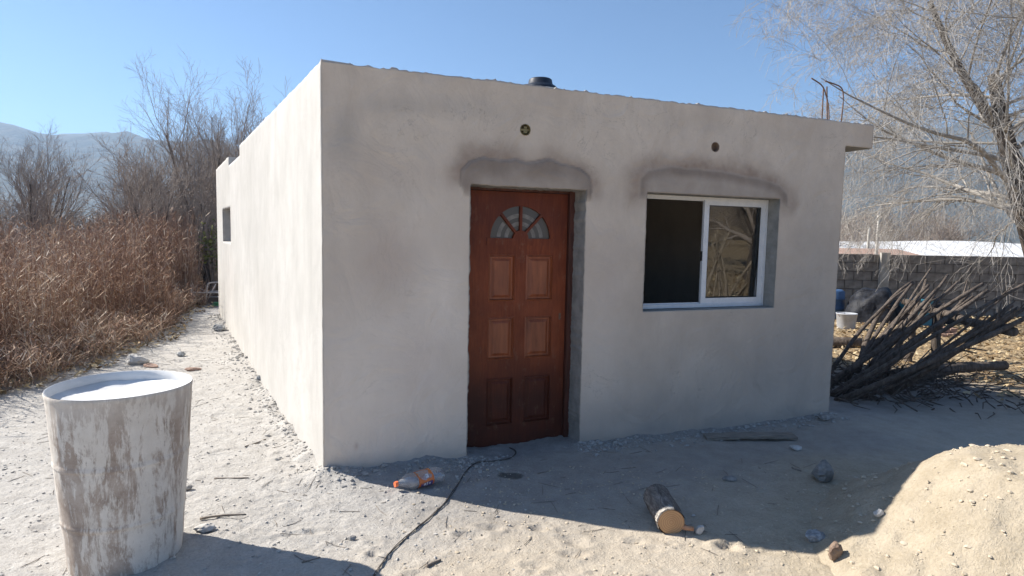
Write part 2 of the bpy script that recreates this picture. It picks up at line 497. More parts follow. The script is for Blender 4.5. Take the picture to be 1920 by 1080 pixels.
M_BLOCK = simple('concrete_block', (.17, .15, .13), (.29, .265, .235), 7, .95, .5)
M_JOINT = simple('mortar_joint', (.09, .08, .07), (.15, .135, .12), 9, .95)
M_BLUEDRUM = simple('blue_plastic', (.035, .09, .2), (.06, .13, .27), 6, .5)
M_BUCKET = simple('white_bucket', (.34, .36, .40), (.48, .50, .53), 6, .5)
M_TARP = simple('black_plastic_sheet', (.008, .009, .013), (.022, .025, .034), 9, .6, .6, 20, .02, Specular_IOR_Level=.25)
M_TEAL = simple('teal_plastic', (.03, .16, .22), (.05, .22, .30), 6, .5)
M_SHEETROOF = simple('white_sheet_roof', (.62, .62, .61), (.74, .74, .73), 2, .6)
M_OCHRE = simple('ochre_brick_wall', (.40, .26, .16), (.52, .36, .24), 5, .9)
M_POST = simple('pale_post', (.34, .32, .28), (.48, .46, .42), 6, .9)
M_WHITETUBE = simple('chipped_white_paint', (.52, .50, .47), (.68, .66, .63), 20, .6)
M_GREENPL = simple('green_hose', (.03, .16, .07), (.06, .26, .12), 12, .5)
M_HILL = simple('dry_hill', (.045, .05, .035), (.11, .10, .07), .035, .95, .6, .1, 6)
M_DARKFACE = simple('grey_plaster_reveal', (.42, .40, .38), (.52, .50, .47), 10, .92, .4)
M_WEAVE = simple('window_frame_dark', (.06, .06, .06), (.10, .10, .10), 20, .6)

def m_weed(name, c):
    n = NT(name)
    a = n.attr('tone')
    col = n.ramp(a, c)
    return n.set(col, .9, Specular_IOR_Level=.1)
M_WEED = m_weed('dry_weed', [(0, (.19, .115, .08)), (.35, (.33, .21, .145)), (.6, (.43, .295, .21)), (.85, (.57, .445, .33)), (1, (.68, .58, .46))])
M_LEAF = m_weed('fallen_leaves', [(0, (.13, .085, .05)), (.5, (.34, .245, .135)), (1, (.56, .47, .31))])
M_GREENLEAF = m_weed('green_leaves', [(0, (.08, .10, .03)), (1, (.22, .24, .08))])

# ------------------------------------------------------------------ house frame
A = np.array([-1.2124, 3.9089, 0.0])
UA = R(21.474)
UX, UY = math.cos(UA), math.sin(UA)
FRONT_L, SIDE_L, WALL_H = 4.463, 8.15, 2.66
SIDE_ANG = R(119.9) - UA                    # side wall direction in house coordinates
SVX, SVY = math.cos(SIDE_ANG), math.sin(SIDE_ANG)

def H2W(s, d, z=0.0):
    return np.array([A[0] + s * UX - d * UY, A[1] + s * UY + d * UX, z])

# ------------------------------------------------------------------ ground
PILE_C = np.array([2.80, 2.96])
def wall_dist(x, y):
    """distance outside of the front wall and of the side wall"""
    dx, dy = x - A[0], y - A[1]
    s = dx * UX + dy * UY; d = -(dx * -UY + dy * UX)      # d > 0 in front
    c, sn = math.cos(R(119.9)), math.sin(R(119.9))
    t = dx * c + dy * sn; e = -(dx * sn - dy * c)         # e > 0 left of the side wall
    return s, d, t, e

def ground_h(x, y, fine=True):
    x = np.asarray(x, float); y = np.asarray(y, float)
    s, d, t, e = wall_dist(x, y)
    h = .030 * fbm(x * .55, y * .55, 3, 3)
    near = np.exp(-((x - .3) ** 2 + (y - 5) ** 2) / 90.)
    h = h * (.6 + .4 * near)
    # the yard sinks a little in front of the door
    h = h - .035 * np.exp(-((x - .6) ** 2 / 1.6 + (y - 3.3) ** 2 / .5))
    # crumbled mortar along the walls
    lump = .55 + .9 * fbm(x * 5, y * 5, 11, 4)
    front = sstep(-.15, .15, s) * sstep(FRONT_L + .2, FRONT_L - .1, s)
    h = h + .040 * np.clip(lump, 0, 2) * np.exp(-np.clip(d, 0, 9) / .16) * front * (1 - .9 * np.exp(-((s - 1.42) / .42) ** 4))
    side = sstep(-.25, .1, t) * sstep(SIDE_L + .4, SIDE_L, t)
    h = h + .055 * np.clip(lump, 0, 2) * np.exp(-np.clip(e, 0, 9) / .22) * side
    h = h + .09 * sstep(4.5, 8.5, t) * sstep(2.5, .5, np.abs(e)) * (e > -1.2)
    # bank of earth under the weeds, the field beyond falls away on the right
    h = h + .10 * sstep(-.2, 1.3, e - weed_edge(t)) * sstep(30, 10, y) * (t > 0)
    h = h - 1.3 * sstep(15.5, 22, y) * sstep(2, 7, x) * sstep(400, 150, y)
    if fine:
        k = np.exp(-np.clip(np.hypot(x - .2, y - 3.8) - 3, 0, 99) / 4)
        sandy = sand_mask(x, y)
        h = h + k * (.010 * fbm(x * 3.1, y * 3.1, 21, 4) + .0065 * (1 - .3 * sandy) * fbm(x * 17, y * 17, 31, 3, .65))
        h = h + k * .0045 * (1 - .55 * sandy) * np.clip(fbm(x * 42, y * 42, 41, 2), -.2, 1)
        if x.size > 8:
            for (pa_, pb_, wd_, dp_) in SCRATCH:
                vx, vy = pb_[0] - pa_[0], pb_[1] - pa_[1]; ll = math.hypot(vx, vy)
                tt_ = ((x - pa_[0]) * vx + (y - pa_[1]) * vy) / ll ** 2
                dd_ = ((x - pa_[0]) * vy - (y - pa_[1]) * vx) / ll + .03 * np.sin(tt_ * 5)
                mk = sstep(-.02, .12, tt_) * sstep(1.02, .8, tt_); q = dd_ / wd_
                h = h + mk * dp_ * (-np.exp(-q ** 2) + .6 * np.exp(-(np.abs(q) - 1.7) ** 2 * 3))
        for (px, py, pr, pd) in DENTS:
            q = ((x - px) / pr) ** 2 + ((y - py) / (pr * .6)) ** 2
            h = h + np.where(q < 9, -pd * np.exp(-q) + pd * .55 * np.exp(-(np.sqrt(q) - 1.7) ** 2 * 3), 0)
    return h

def sand_mask(x, y):
    n = .5 * fbm(x * 1.3, y * 1.3, 51, 4)
    return sstep(-.75, .25, x * .8 - (y - 3.0) * .35 + n + .15)

_r = random.Random(5)
DENTS = []
SCRATCH = [((1.30, 2.55), (.55, 3.05), .012, .006), ((.25, 3.02), (.42, 2.72), .006, .005), ((.36, 2.98), (.58, 2.62), .006, .005), ((-.2, 2.9), (.15, 2.98), .010, .006), ((.8, 2.62), (1.35, 2.78), .02, .008),
           ((-.75, 3.05), (-.3, 3.2), .010, .005), ((1.0, 2.4), (1.6, 2.65), .03, .010), ((.1, 2.45), (.35, 2.7), .012, .006), ((-1.3, 3.0), (-.8, 3.3), .015, .006), ((-2.2, 4.2), (-1.7, 4.6), .02, .007), ((-2.6, 5.2), (-2.2, 5.3), .02, .007), ((1.15, 2.9), (1.5, 2.86), .015, .008)]
def weed_edge(t):
    return np.where(t < 5, 1.45 + .5 * (5 - t), np.maximum(.2, 1.45 - .24 * (t - 5)))
for i in range(70):
    DENTS.append((_r.uniform(-.7, 2.3), _r.uniform(2.45, 3.35), _r.uniform(.018, .065), _r.uniform(.005, .017)))
for i in range(40):
    DENTS.append((_r.uniform(-3.5, -.8), _r.uniform(2.6, 6.5), _r.uniform(.03, .06), _r.uniform(.004, .010)))

def graded(lo, hi, step, far0, far1, g=1.11):
    c = list(np.arange(lo, hi + 1e-6, step))
    d, x = step, lo; pre = []
    while x > far0: d *= g; x -= d; pre.append(x)
    d, x = step, hi; post = []
    while x < far1: d *= g; x += d; post.append(x)
    return np.array(pre[::-1] + c + post)

gx = graded(-3.1, 3.4, .0165, -2600, 2600)
gy = graded(2.3, 5.4, .0165, -2600, 2600, 1.09)
GX, GY = np.meshgrid(gx, gy)
fx_, fy_ = GX.ravel(), GY.ravel()
gz = ground_h(fx_, fy_)
mbg = MB()
nx, ny = len(gx), len(gy)
ii = (np.arange(ny - 1)[:, None] * nx + np.arange(nx - 1)[None, :]).ravel()
mbg.add(np.stack([fx_, fy_, gz], -1), np.stack([ii, ii + 1, ii + nx + 1, ii + nx], -1))
s_, d_, t_, e_ = wall_dist(fx_, fy_)
n1 = fbm(fx_ * .8, fy_ * .8, 61, 4)
soil = sstep(-.25, .45, e_ - weed_edge(t_) + .45 * n1) * sstep(3.6, 5.0, fy_ + .3 * n1)
soil = np.maximum(soil, sstep(11.5, 13, fy_ + n1) * (fx_ < 3))
litter = sstep(6.9, 8.0, fy_ + .5 * n1) * sstep(1.5, 3.0, fx_)
litter = np.maximum(litter, sstep(4.6, 6.2, fx_ + .4 * n1) * (fy_ < 9))
front_grey = np.exp(-np.clip(d_, 0, 9) / .5) * sstep(-.05, .4, s_) * .75  # ground turns greyer and darker towards the front wall
front_grey = np.maximum(front_grey, .55 * sstep(.05, .6, s_) * sstep(1.5, .5, d_ + .25 * n1) * sstep(4.9, 4.2, s_))
dp = H2W(1.18, -.33); a_ = (fx_ - dp[0]); b_ = (fy_ - dp[1])
damp = sstep(1.15, .85, np.hypot(a_ / .085, b_ / .055) + .35 * fbm(fx_ * 14, fy_ * 14, 71, 2)) * .8
heap = sstep(1.62, 1.02, np.hypot((fx_ - PILE_C[0]) / 1.2, (fy_ - PILE_C[1]) / 1.18) + .22 * fbm(fx_ * 3, fy_ * 3, 106, 4))
mbg.attrs = dict(heap=heap, sand=sand_mask(fx_, fy_), soil=soil, litter=litter * (1 - soil), front_grey=front_grey, damp=damp)
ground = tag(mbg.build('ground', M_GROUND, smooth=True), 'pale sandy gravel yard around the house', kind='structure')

def gh(x, y): return float(ground_h(np.array([x]), np.array([y]))[0])

# hills far away all round
na, nr = 260, 16
az = np.linspace(0, 2 * math.pi, na, endpoint=False)
rad = np.linspace(520, 1900, nr)
AZ, RD = np.meshgrid(az, rad)
deg = (np.degrees(AZ) + 360) % 360                      # 90 = camera direction
crest = 55 + 52 * np.exp(-((deg - 125) / 16) ** 2) + 78 * np.exp(-((deg - 55) / 20) ** 2) + 30 * np.exp(-((deg - 90) / 25) ** 2)
crest = crest + 16 * fbm(np.cos(AZ) * 7 + 20, np.sin(AZ) * 7 + 20, 81, 5)
ff = np.clip((RD - 520) / 700., 0, 1)
prof = np.where(RD < 1220, ff ** 1.4, 1 - .3 * (RD - 1220) / 680)
hz = crest * 1.55 * prof * (1 + .22 * fbm(np.cos(AZ) * RD * .008, np.sin(AZ) * RD * .008, 91, 5)) - 3
mbh = MB()
i0 = (np.arange(nr - 1)[:, None] * na + np.arange(na)[None, :]).ravel()
i1 = (np.arange(nr - 1)[:, None] * na + (np.arange(na)[None, :] + 1) % na).ravel()
mbh.add(np.stack([np.cos(AZ) * RD, np.sin(AZ) * RD, hz], -1).reshape(-1, 3), np.stack([i0, i1, i1 + na, i0 + na], -1))
tag(mbh.build('hills', M_HILL, smooth=True), 'dry hazy hills on the horizon', kind='structure')

# ------------------------------------------------------------------ house
house = thing('house', 'small flat-roofed plastered house with a red-brown door and a sliding window', 'house', tuple(A), UA)

def grid_axis(brk, step):
    out = []
    for a, b in zip(brk[:-1], brk[1:]):
        n = max(1, int(round((b - a) / step)))
        out += list(np.linspace(a, b, n, endpoint=False))
    return np.array(out + [brk[-1]])

def wall(name, mat, origin, ang, length, zb, zt, brk_s, brk_z, skip, thick, step, disp, attrs, inward, edge_jit, parent, circ=(), reveal=None):
    """a thick rendered wall: fine outer skin with openings, inner skin, and reveals between them"""
    S = grid_axis(brk_s, step); Z = grid_axis(brk_z, step)
    ns, nz = len(S), len(Z)
    SS, ZZ = np.meshgrid(S, Z)
    cs = (SS[:-1, :-1] + SS[1:, 1:]) / 2; cz = (ZZ[:-1, :-1] + ZZ[1:, 1:]) / 2
    keep = ~skip(cs, cz)
    for (c0, c1, cr) in circ: keep &= np.hypot(cs - c0, cz - c1) > cr * .85
    ii = (np.arange(nz - 1)[:, None] * ns + np.arange(ns - 1)[None, :])[keep]
    Fq = np.stack([ii, ii + 1, ii + ns + 1, ii + ns], -1)
    s, z = SS.ravel().copy(), ZZ.ravel().copy()
    for (c0, c1, cr) in circ:
        r = np.hypot(s - c0, z - c1); k = (r < cr * 1.35) & (r > .2 * cr)
        s[k] = c0 + (s[k] - c0) / r[k] * cr; z[k] = c1 + (z[k] - c1) / r[k] * cr
    # boundary edges
    e = np.concatenate([Fq[:, [0, 1]], Fq[:, [1, 2]], Fq[:, [2, 3]], Fq[:, [3, 0]]])
    es = np.sort(e, 1); key = es[:, 0] * (ns * nz) + es[:, 1]
    u_, inv, cnt = np.unique(key, return_inverse=True, return_counts=True)
    be = e[cnt[inv] == 1]
    bv = np.unique(be)
    s0, z0 = s.copy(), z.copy()
    js, jz = edge_jit(s0[bv], z0[bv])
    s[bv] += js; z[bv] += jz
    off = disp(s0, z0)
    ca, sa = math.cos(ang), math.sin(ang)
    def P(s, z, o): return np.stack([origin[0] + s * ca + o * inward[0], origin[1] + s * sa + o * inward[1], z], -1)
    outer = P(s, z, -off)
    inner = P(s, z, np.full_like(s, thick))
    n = len(s)
    flip = (ca * inward[1] - sa * inward[0]) < 0
    q1 = Fq if not flip else Fq[:, ::-1]
    q2 = Fq[:, ::-1] + n if not flip else Fq + n
    rv = np.stack([be[:, 1], be[:, 0], be[:, 0] + n, be[:, 1] + n], -1)
    if flip: rv = rv[:, ::-1]
    used = np.zeros(2 * n, bool)
    allF = np.concatenate([q1, q2, rv]); used[allF.ravel()] = True
    remap = np.cumsum(used) - 1
    mb = MB(); mb.add(np.concatenate([outer, inner])[used], remap[allF])
    at = attrs(s0, z0)
    bnd = np.zeros(n); bnd[bv] = 1
    at['edge'] = bnd * at.pop('edge_amt', np.zeros(n))
    for k, v in at.items():
        vi = np.ones(n) * 0
        mb.attrs[k] = np.concatenate([v, vi])[used]
    o = mb.build(name, mat, parent, smooth=True)
    me = o.data
    # inner skin and reveals: own materials
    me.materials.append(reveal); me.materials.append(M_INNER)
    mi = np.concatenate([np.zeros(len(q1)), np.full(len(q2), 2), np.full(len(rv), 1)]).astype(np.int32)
    me.polygons.foreach_set('material_index', mi)
    sm = np.ones(len(mi), bool); sm[len(q1):] = False
    me.polygons.foreach_set('use_smooth', sm)
    return o

DX0, DX1, DZ1 = .985, 1.877, 1.945
WX0, WX1, WZ0, WZ1 = 2.412, 3.740, 1.025, 1.955
OV = 4.790                                   # end of the projecting slab
def front_skip(s, z):
    return ((s > DX0) & (s < DX1) & (z < DZ1)) | ((s > WX0) & (s < WX1) & (z > WZ0) & (z < WZ1)) | ((s > FRONT_L) & (z < 2.452))
DOOR_PATCH = [(.935, 1.86), (.905, 1.95), (.915, 2.04), (.965, 2.10), (1.07, 2.138), (1.19, 2.122), (1.31, 2.143), (1.386, 2.120), (1.45, 2.130), (1.56, 2.158), (1.70, 2.130), (1.833, 2.095), (1.90, 2.05), (1.925, 1.97), (1.93, 1.86)]
WIN_PATCH = [(2.335, 1.90), (2.335, 2.06), (2.41, 2.13), (2.60, 2.168), (2.99, 2.163), (3.30, 2.145), (3.54, 2.117), (3.73, 2.075), (3.82, 2.00), (3.845, 1.88)]
def poly_dist(s, z, poly):
    """signed distance: positive inside the patch"""
    P = np.array(poly + [poly[0]]); d = np.full(s.shape, 9.0); ins = np.zeros(s.shape, bool)
    for k_, (a, b) in enumerate(zip(P[:-1], P[1:])):
        v = b - a; t = np.clip(((s - a[0]) * v[0] + (z - a[1]) * v[1]) / (v @ v), 0, 1)
        if k_ < len(poly) - 1: d = np.minimum(d, np.hypot(s - a[0] - t * v[0], z - a[1] - t * v[1]))
        c_ = ((a[1] > z) != (b[1] > z)) & (s < (b[0] - a[0]) * (z - a[1]) / (b[1] - a[1] + 1e-12) + a[0])
        ins ^= c_
    return np.where(ins, d, -d)
def patch_door(s, z): return sstep(-.004, .014, poly_dist(s, z, DOOR_PATCH) + .006 * fbm(s * 14, z * 14, 7, 3)) * sstep(DZ1 - .12, DZ1 - .01, z)
def patch_win(s, z): return sstep(-.006, .022, poly_dist(s, z, WIN_PATCH) + .008 * fbm(s * 9, z * 9, 9, 3)) * sstep(WZ1 - .10, WZ1, z)
def halo(s, z, poly, amp, seed, zlo):
    d = -poly_dist(s, z, poly) + .075 * fbm(s * 4.2, z * 4.2, seed, 5, .6)
    return amp * sstep(.165, .0, d) * sstep(zlo, zlo + .2, z + .10 * fbm(s * 5, z * 5, 8, 3)) * (.55 + .55 * vnoise(s * 5 + 3, z * 5, seed + 4))
def front_attrs(s, z):
    pd, pw = patch_door(s, z), patch_win(s, z)
    d = np.maximum(halo(s, z, DOOR_PATCH, 1.0, 5, 1.84), halo(s, z, WIN_PATCH, 1.05, 6, 1.76))
    pg = np.where(s < 2.2, sstep(.20, .02, poly_dist(s, z, DOOR_PATCH)), sstep(.11, .03, poly_dist(s, z, WIN_PATCH)))
    pg = np.clip(pg * (.6 + .8 * vnoise(s * 7, z * 7, 44)) , 0, 1)
    # wall beside the door: a thin bluish smear at the foot, blots higher up
    g = lambda cx, cz, rx, rz, a, sd: a * np.exp(-(((s - cx) / rx) ** 2 + ((z - cz) / rz) ** 2) * (1 + .6 * fbm(s * 5, z * 5, sd, 4)))
    smear = g(.13, 2.20, .09, .16, .42, 1) + g(.42, 2.42, .22, .06, .2, 2) + g(2.25, .18, .9, .18, .30, 3) + g(3.9, .5, .7, .5, .28, 4) + g(4.2, 1.3, .3, 1.0, .22, 14) + g(.85, 2.45, .4, .07, .2, 15) + g(2.9, 2.5, 1.2, .08, .12, 19)
    rose = g(.43, 1.42, .2, .26, .36, 5) + g(.62, .75, .22, .25, .22, 6) + g(.5, 2.0, .5, .12, .12, 7) + g(2.1, 1.3, .15, .4, .2, 8)
    dd_ = poly_dist(s, z, DOOR_PATCH); ck = np.exp(-(dd_ / .008) ** 2) * vnoise(s * 6, z * 6, 45) * 1.3 * (z > DZ1 - .02)
    near = np.minimum(np.abs(s - DX0), np.abs(s - DX1)); amt = (near < .01) & (z < DZ1 + .01)
    ins = g(.21, .18, .012, .02, .6, 22) + g(1.08, 2.32, .01, .01, .4, 23)
    return dict(damp=np.clip(np.maximum(d * (1 - .9 * np.maximum(pd, pw)), 0), 0, 1), patch=np.maximum(pd, pw) * .85, pgrad=pg,
                smear=np.clip(smear + .35 * sstep(.16, .02, z + .07 * fbm(s * 4, z * 0, 46, 4)), 0, .6), rose=np.clip(rose + ins, 0, .6), crack=ck, dry=np.clip(g(.30, .45, .75, .8, .8, 31) + g(.75, 1.3, .28, .7, .45, 32) + g(2.05, .9, .2, .7, .3, 33), 0, .85), edge_amt=np.where(amt, .85, .25))  # dry term: ground bounce light painted on lower left and beside the door
def front_disp(s, z):
    o = .0045 * fbm(s * 1.7, z * 1.7, 13, 4) + .0012 * fbm(s * 11, z * 11, 14, 3)
    pd = patch_door(s, z)
    crack = np.exp(-((pd - .35) / .3) ** 2) * (pd > .02) * (z > DZ1)
    return o + .010 * pd + .004 * patch_win(s, z) - .006 * crack
def front_jit(s, z):
    n = fbm(s * 40, z * 40, 15, 2)
    js = np.where((np.abs(s - DX0) < .01) | (np.abs(s - DX1) < .01), .010 * (fbm(z * 14, s * 3, 27, 4, .75) + .5 * n) * (z < DZ1), 0)
    js = js - np.where(s < .001, .005 * np.abs(fbm(z * 6, s, 47, 4)), 0)
    js = js + np.where((np.abs(s - FRONT_L) < .012) & (z < 2.44), .006 * n, 0)
    js = js + np.where((np.abs(s - WX0) < .01) | (np.abs(s - WX1) < .01), .003 * n * (z > 1) * (z < 2), 0)
    jz = np.where((np.abs(z - DZ1) < .01), .006 * n, 0)
    top = z > WALL_H - .005
    jz = np.where(top, .009 * fbm(s * 30, z * 0, 16, 3) + .020 * np.clip(vnoise(s * 34, z * 0 + 3, 17) - .80, 0, 1) * 4 + .007 * fbm(s * 1.6, z * 0, 26, 2), jz)
    return js, jz
BOXES = [(1.380, 2.347), (3.037, 2.343)]
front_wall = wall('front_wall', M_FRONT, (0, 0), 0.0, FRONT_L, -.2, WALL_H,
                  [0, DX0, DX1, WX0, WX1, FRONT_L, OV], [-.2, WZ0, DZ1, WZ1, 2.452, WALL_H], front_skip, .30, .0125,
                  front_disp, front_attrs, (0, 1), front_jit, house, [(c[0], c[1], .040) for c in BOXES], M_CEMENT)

SWX0, SWX1, SWZ0, SWZ1 = 5.76, 7.0, 1.415, 1.925
def side_skip(s, z):
    return ((s > SWX0) & (s < SWX1) & (z > SWZ0) & (z < SWZ1)) | ((s > 4.46) & (s < 5.88) & (z > 2.53)) | ((s > 5.76) & (s < 6.02) & (z > SWZ0) & (z < SWZ0))
def side_attrs(s, z):
    g = lambda cx, cz, rx, rz, a, sd: a * np.exp(-(((s - cx) / rx) ** 2 + ((z - cz) / rz) ** 2) * (1 + .6 * fbm(s * 5, z * 5, sd, 4)))
    smear = g(2.2, 2.13, .015, .05, .7, 1) + g(6.6, 2.2, .01, .06, .4, 2) + g(7.45, .55, .02, .9, .35, 3)
    return dict(damp=np.zeros_like(s), patch=np.zeros_like(s), smear=np.clip(smear, 0, .6), rose=g(2.6, .9, .6, .3, .06, 4) + g(6.0, .9, .7, .5, .08, 5), edge_amt=np.full_like(s, .05))
def side_disp(s, z):
    return .005 * fbm(s * 1.3, z * 1.3, 18, 4) + .0012 * fbm(s * 9, z * 9, 19, 3)
def side_jit(s, z):
    n = fbm(s * 30, z * 30, 20, 2)
    jz = np.where(z > WALL_H - .01, .006 * fbm(s * 16, z * 0, 23, 3) + .012 * np.clip(vnoise(s * 18, z * 0 + 3, 24) - .8, 0, 1) * 4, 0)
    return np.zeros_like(s), jz
SIN = (math.sin(SIDE_ANG), -math.cos(SIDE_ANG))
wall('side_wall', M_SIDE, (0, 0), SIDE_ANG, SIDE_L, -.2, WALL_H - .004, [0.003, 4.46, SWX0, 5.88, SWX1, SIDE_L], [-.2, SWZ0, SWZ1, 2.53, WALL_H - .004],
     side_skip, .2, .035, side_disp, side_attrs, SIN, side_jit, house, (), M_DARKFACE)

# rear and far walls, roof slab, floor (house coordinates)
RX, RY = SVX * SIDE_L, SVY * SIDE_L
def prism(mb, poly, z0, z1):
    n = len(poly)
    V = [(p[0], p[1], z0) for p in poly] + [(p[0], p[1], z1) for p in poly]
    F = [np.arange(n)[::-1], np.arange(n) + n] + [np.array((i, (i + 1) % n, (i + 1) % n + n, i + n)) for i in range(n)]
    return mb.add(V, F)
prism(MB(), [(FRONT_L - .2, .302), (FRONT_L, .302), (FRONT_L + SVX * (SIDE_L - .3), .302 + SVY * (SIDE_L - .3)), (FRONT_L - .2 + SVX * (SIDE_L - .3), .302 + SVY * (SIDE_L - .3))], -.2, 2.45).build('end_wall', M_FRONT, house)
prism(MB(), [(RX + .2, RY - .2), (RX + 4.2, RY - .2), (RX + 4.2, RY), (RX + .2, RY)], -.2, 2.45).build('rear_wall', M_FRONT, house)
prism(MB(), [(.17, .303), (FRONT_L - .203, .303), (RX + FRONT_L - .2, RY - .21), (RX + .21, RY - .21)], 2.33, 2.448).build('roof_slab', M_ROOF, house)
prism(MB(), [(FRONT_L - .15, .304), (OV - .004, .304), (OV + SVX * SIDE_L, SVY * SIDE_L), (FRONT_L - .15 + SVX * SIDE_L, SVY * SIDE_L)], 2.4535, 2.62).build('eave_slab', M_ROOF, house)
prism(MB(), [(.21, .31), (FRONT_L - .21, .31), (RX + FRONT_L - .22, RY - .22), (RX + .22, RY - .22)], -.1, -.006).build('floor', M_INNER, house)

# electrical boxes let into the wall
for (cx, cz) in BOXES:
    b = MB()
    a = np.linspace(0, 2 * math.pi, 20, endpoint=False)
    rings = [(.0405, -.002), (.036, -.003), (.034, .006), (.033, .045), (.0, .046)]
    V = np.concatenate([np.stack([cx + r * np.cos(a), np.full(20, y), cz + r * np.sin(a)], -1) for r, y in rings])
    F = np.concatenate([np.stack([i * 20 + np.arange(20), i * 20 + (np.arange(20) + 1) % 20, (i + 1) * 20 + (np.arange(20) + 1) % 20, (i + 1) * 20 + np.arange(20)], -1) for i in range(4)])
    b.add(V, F)
    eb = b.build('electrical_box', M_BOXBROWN, house)
    if cx < 2:
        eb['label'] = 'round yellow-brown electrical box above the door'
        m = MB().box(cx - .030, cx + .030, .010, .016, cz - .006, cz + .008).box(cx - .012, cx + .018, .006, .012, cz - .022, cz - .008).box(cx - .008, cx + .016, .006, .012, cz + .010, cz + .024)
        m.build('connector', M_METAL, eb)
    else:
        eb['label'] = 'round grey electrical box above the window'
        eb.data.materials[0] = M_STONE_BROWN

# door: frame, leaf with six raised panels and a fanlight
DY = .205
df = MB()
df.box(DX0 - .01, 1.026, DY - .012, DY + .07, -.04, DZ1 + .02)
df.box(1.836, DX1 + .012, DY - .03, DY + .07, -.04, DZ1 + .02)
df.box(1.026, 1.836, DY - .010, DY + .07, 1.928, DZ1 + .02)
df.build('door_frame', M_DOORFRAME, house)
LX0, LX1, LZ0, LZ1 = 1.030, 1.832, -.028, 1.924
PANELS = [(x0, x1, z0, z1) for (z0, z1) in ((1.108, 1.457), (.665, .988), (.160, .525)) for (x0, x1) in ((1.193, 1.405), (1.494, 1.718))]
FCX, FCZ, FR_, FH = 1.446, 1.578, .243, .062
leaf = MB()
LS = grid_axis([LX0, 1.193, 1.405, 1.494, 1.718, LX1], .0125); LZ = grid_axis([LZ0, .160, .525, .665, .988, 1.108, 1.457, 1.578, LZ1], .0125)
SS, ZZ = np.meshgrid(LS, LZ); cs = (SS[:-1, :-1] + SS[1:, 1:]) / 2; cz = (ZZ[:-1, :-1] + ZZ[1:, 1:]) / 2
hole = np.zeros(cs.shape, bool)
for (x0, x1, z0, z1) in PANELS: hole |= (cs > x0) & (cs < x1) & (cz > z0) & (cz < z1)
rr = np.hypot(cs - FCX, cz - FCZ)
hole |= (cz > FCZ) & (rr < FR_ * .985)
ns = len(LS)
ix = (np.arange(len(LZ) - 1)[:, None] * ns + np.arange(ns - 1)[None, :])[~hole]
Fq = np.stack([ix, ix + 1, ix + ns + 1, ix + ns], -1)
s, z = SS.ravel().copy(), ZZ.ravel().copy()
r = np.hypot(s - FCX, z - FCZ); k = (z > FCZ + .004) & (np.abs(r - FR_) < .012)
s[k] = FCX + (s[k] - FCX) / r[k] * FR_; z[k] = FCZ + (z[k] - FCZ) / r[k] * FR_
e = np.concatenate([Fq[:, [0, 1]], Fq[:, [1, 2]], Fq[:, [2, 3]], Fq[:, [3, 0]]]); es = np.sort(e, 1)
u_, inv, cnt = np.unique(es[:, 0] * 10 ** 6 + es[:, 1], return_inverse=True, return_counts=True)
be = e[cnt[inv] == 1]
V = np.concatenate([np.stack([s, np.full_like(s, DY), z], -1), np.stack([s, np.full_like(s, DY + .018), z], -1)])
leaf.add(V, [Fq, np.stack([be[:, 1], be[:, 0], be[:, 0] + len(s), be[:, 1] + len(s)], -1)])
leaf.box(LX0 + .002, LX1 - .002, DY + .020, DY + .038, LZ0, FCZ - .002)
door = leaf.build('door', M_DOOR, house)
for (x0, x1, z0, z1) in PANELS:          # raised and fielded panels
    p = MB()
    lv = [(0, DY + .002), (.010, DY - .006), (.016, DY + .013), (.028, DY + .013), (.048, DY + .001), (.052, DY + .001)]
    V, F = [], []
    for q, (m, y) in enumerate(lv):
        V += [(x0 + m, y, z0 + m), (x1 - m, y, z0 + m), (x1 - m, y, z1 - m), (x0 + m, y, z1 - m)]
        if q: F += [((q - 1) * 4 + i, (q - 1) * 4 + (i + 1) % 4, q * 4 + (i + 1) % 4, q * 4 + i) for i in range(4)]
    F.append(tuple((len(lv) - 1) * 4 + i for i in range(4)))
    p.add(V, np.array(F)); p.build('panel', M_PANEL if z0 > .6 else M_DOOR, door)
# fanlight: four panes of etched glass between radial bars, hub at the bottom
def sector(r0, r1, a0, a1, y, n=10):
    a = np.linspace(a0, a1, n)
    V = np.concatenate([np.stack([FCX + rr_ * np.cos(a), np.full(n, y), FCZ + rr_ * np.sin(a)], -1) for rr_ in (r0, r1)])
    i = np.arange(n - 1)
    return V, np.stack([i, i + 1, i + n + 1, i + n], -1)
for q in range(4):
    a0, a1 = q * math.pi / 4, (q + 1) * math.pi / 4
    p = MB(); V, F = sector(.02, FR_ + .004, a0, a1, DY + .017); p.add(V, F)
    pane = p.build('fanlight_pane', M_FANGLASS, door)
    e_ = MB()
    for (r0, r1) in ((.098, .128), (.158, .188)):
        V, F = sector(r0, r1, a0 + .06, a1 - .06, DY + .0145); e_.add(V, F)
    e_.build('etched_band', M_ETCH, pane)
shard = MB()
shard.add([(FCX - .225, DY + .012, FCZ + .004), (FCX - .10, DY + .012, FCZ + .004), (FCX - .115, DY + .012, FCZ + .035), (FCX - .16, DY + .012, FCZ + .028), (FCX - .175, DY + .012, FCZ + .062), (FCX - .20, DY + .012, FCZ + .03)], [np.arange(6)])
for a in (R(47), R(90), R(131)):
    b = MB(); d = np.array([math.cos(a), 0, math.sin(a)]); nrm = np.array([-math.sin(a), 0, math.cos(a)])
    for sgn in (1,):
        c0 = np.array([FCX, 0, FCZ]) + d * .05; c1 = np.array([FCX, 0, FCZ]) + d * (FR_ + .006)
        V = [c + nrm * w_ + np.array([0, y, 0]) for c in (c0, c1) for (w_, y) in ((-.012, DY + .015), (-.009, DY - .004), (.009, DY - .004), (.012, DY + .015))]
        b.add(V, np.array([(0, 1, 5, 4), (1, 2, 6, 5), (2, 3, 7, 6), (3, 0, 4, 7), (4, 5, 6, 7)]))
    b.build('fanlight_bar', M_DOOR, door)
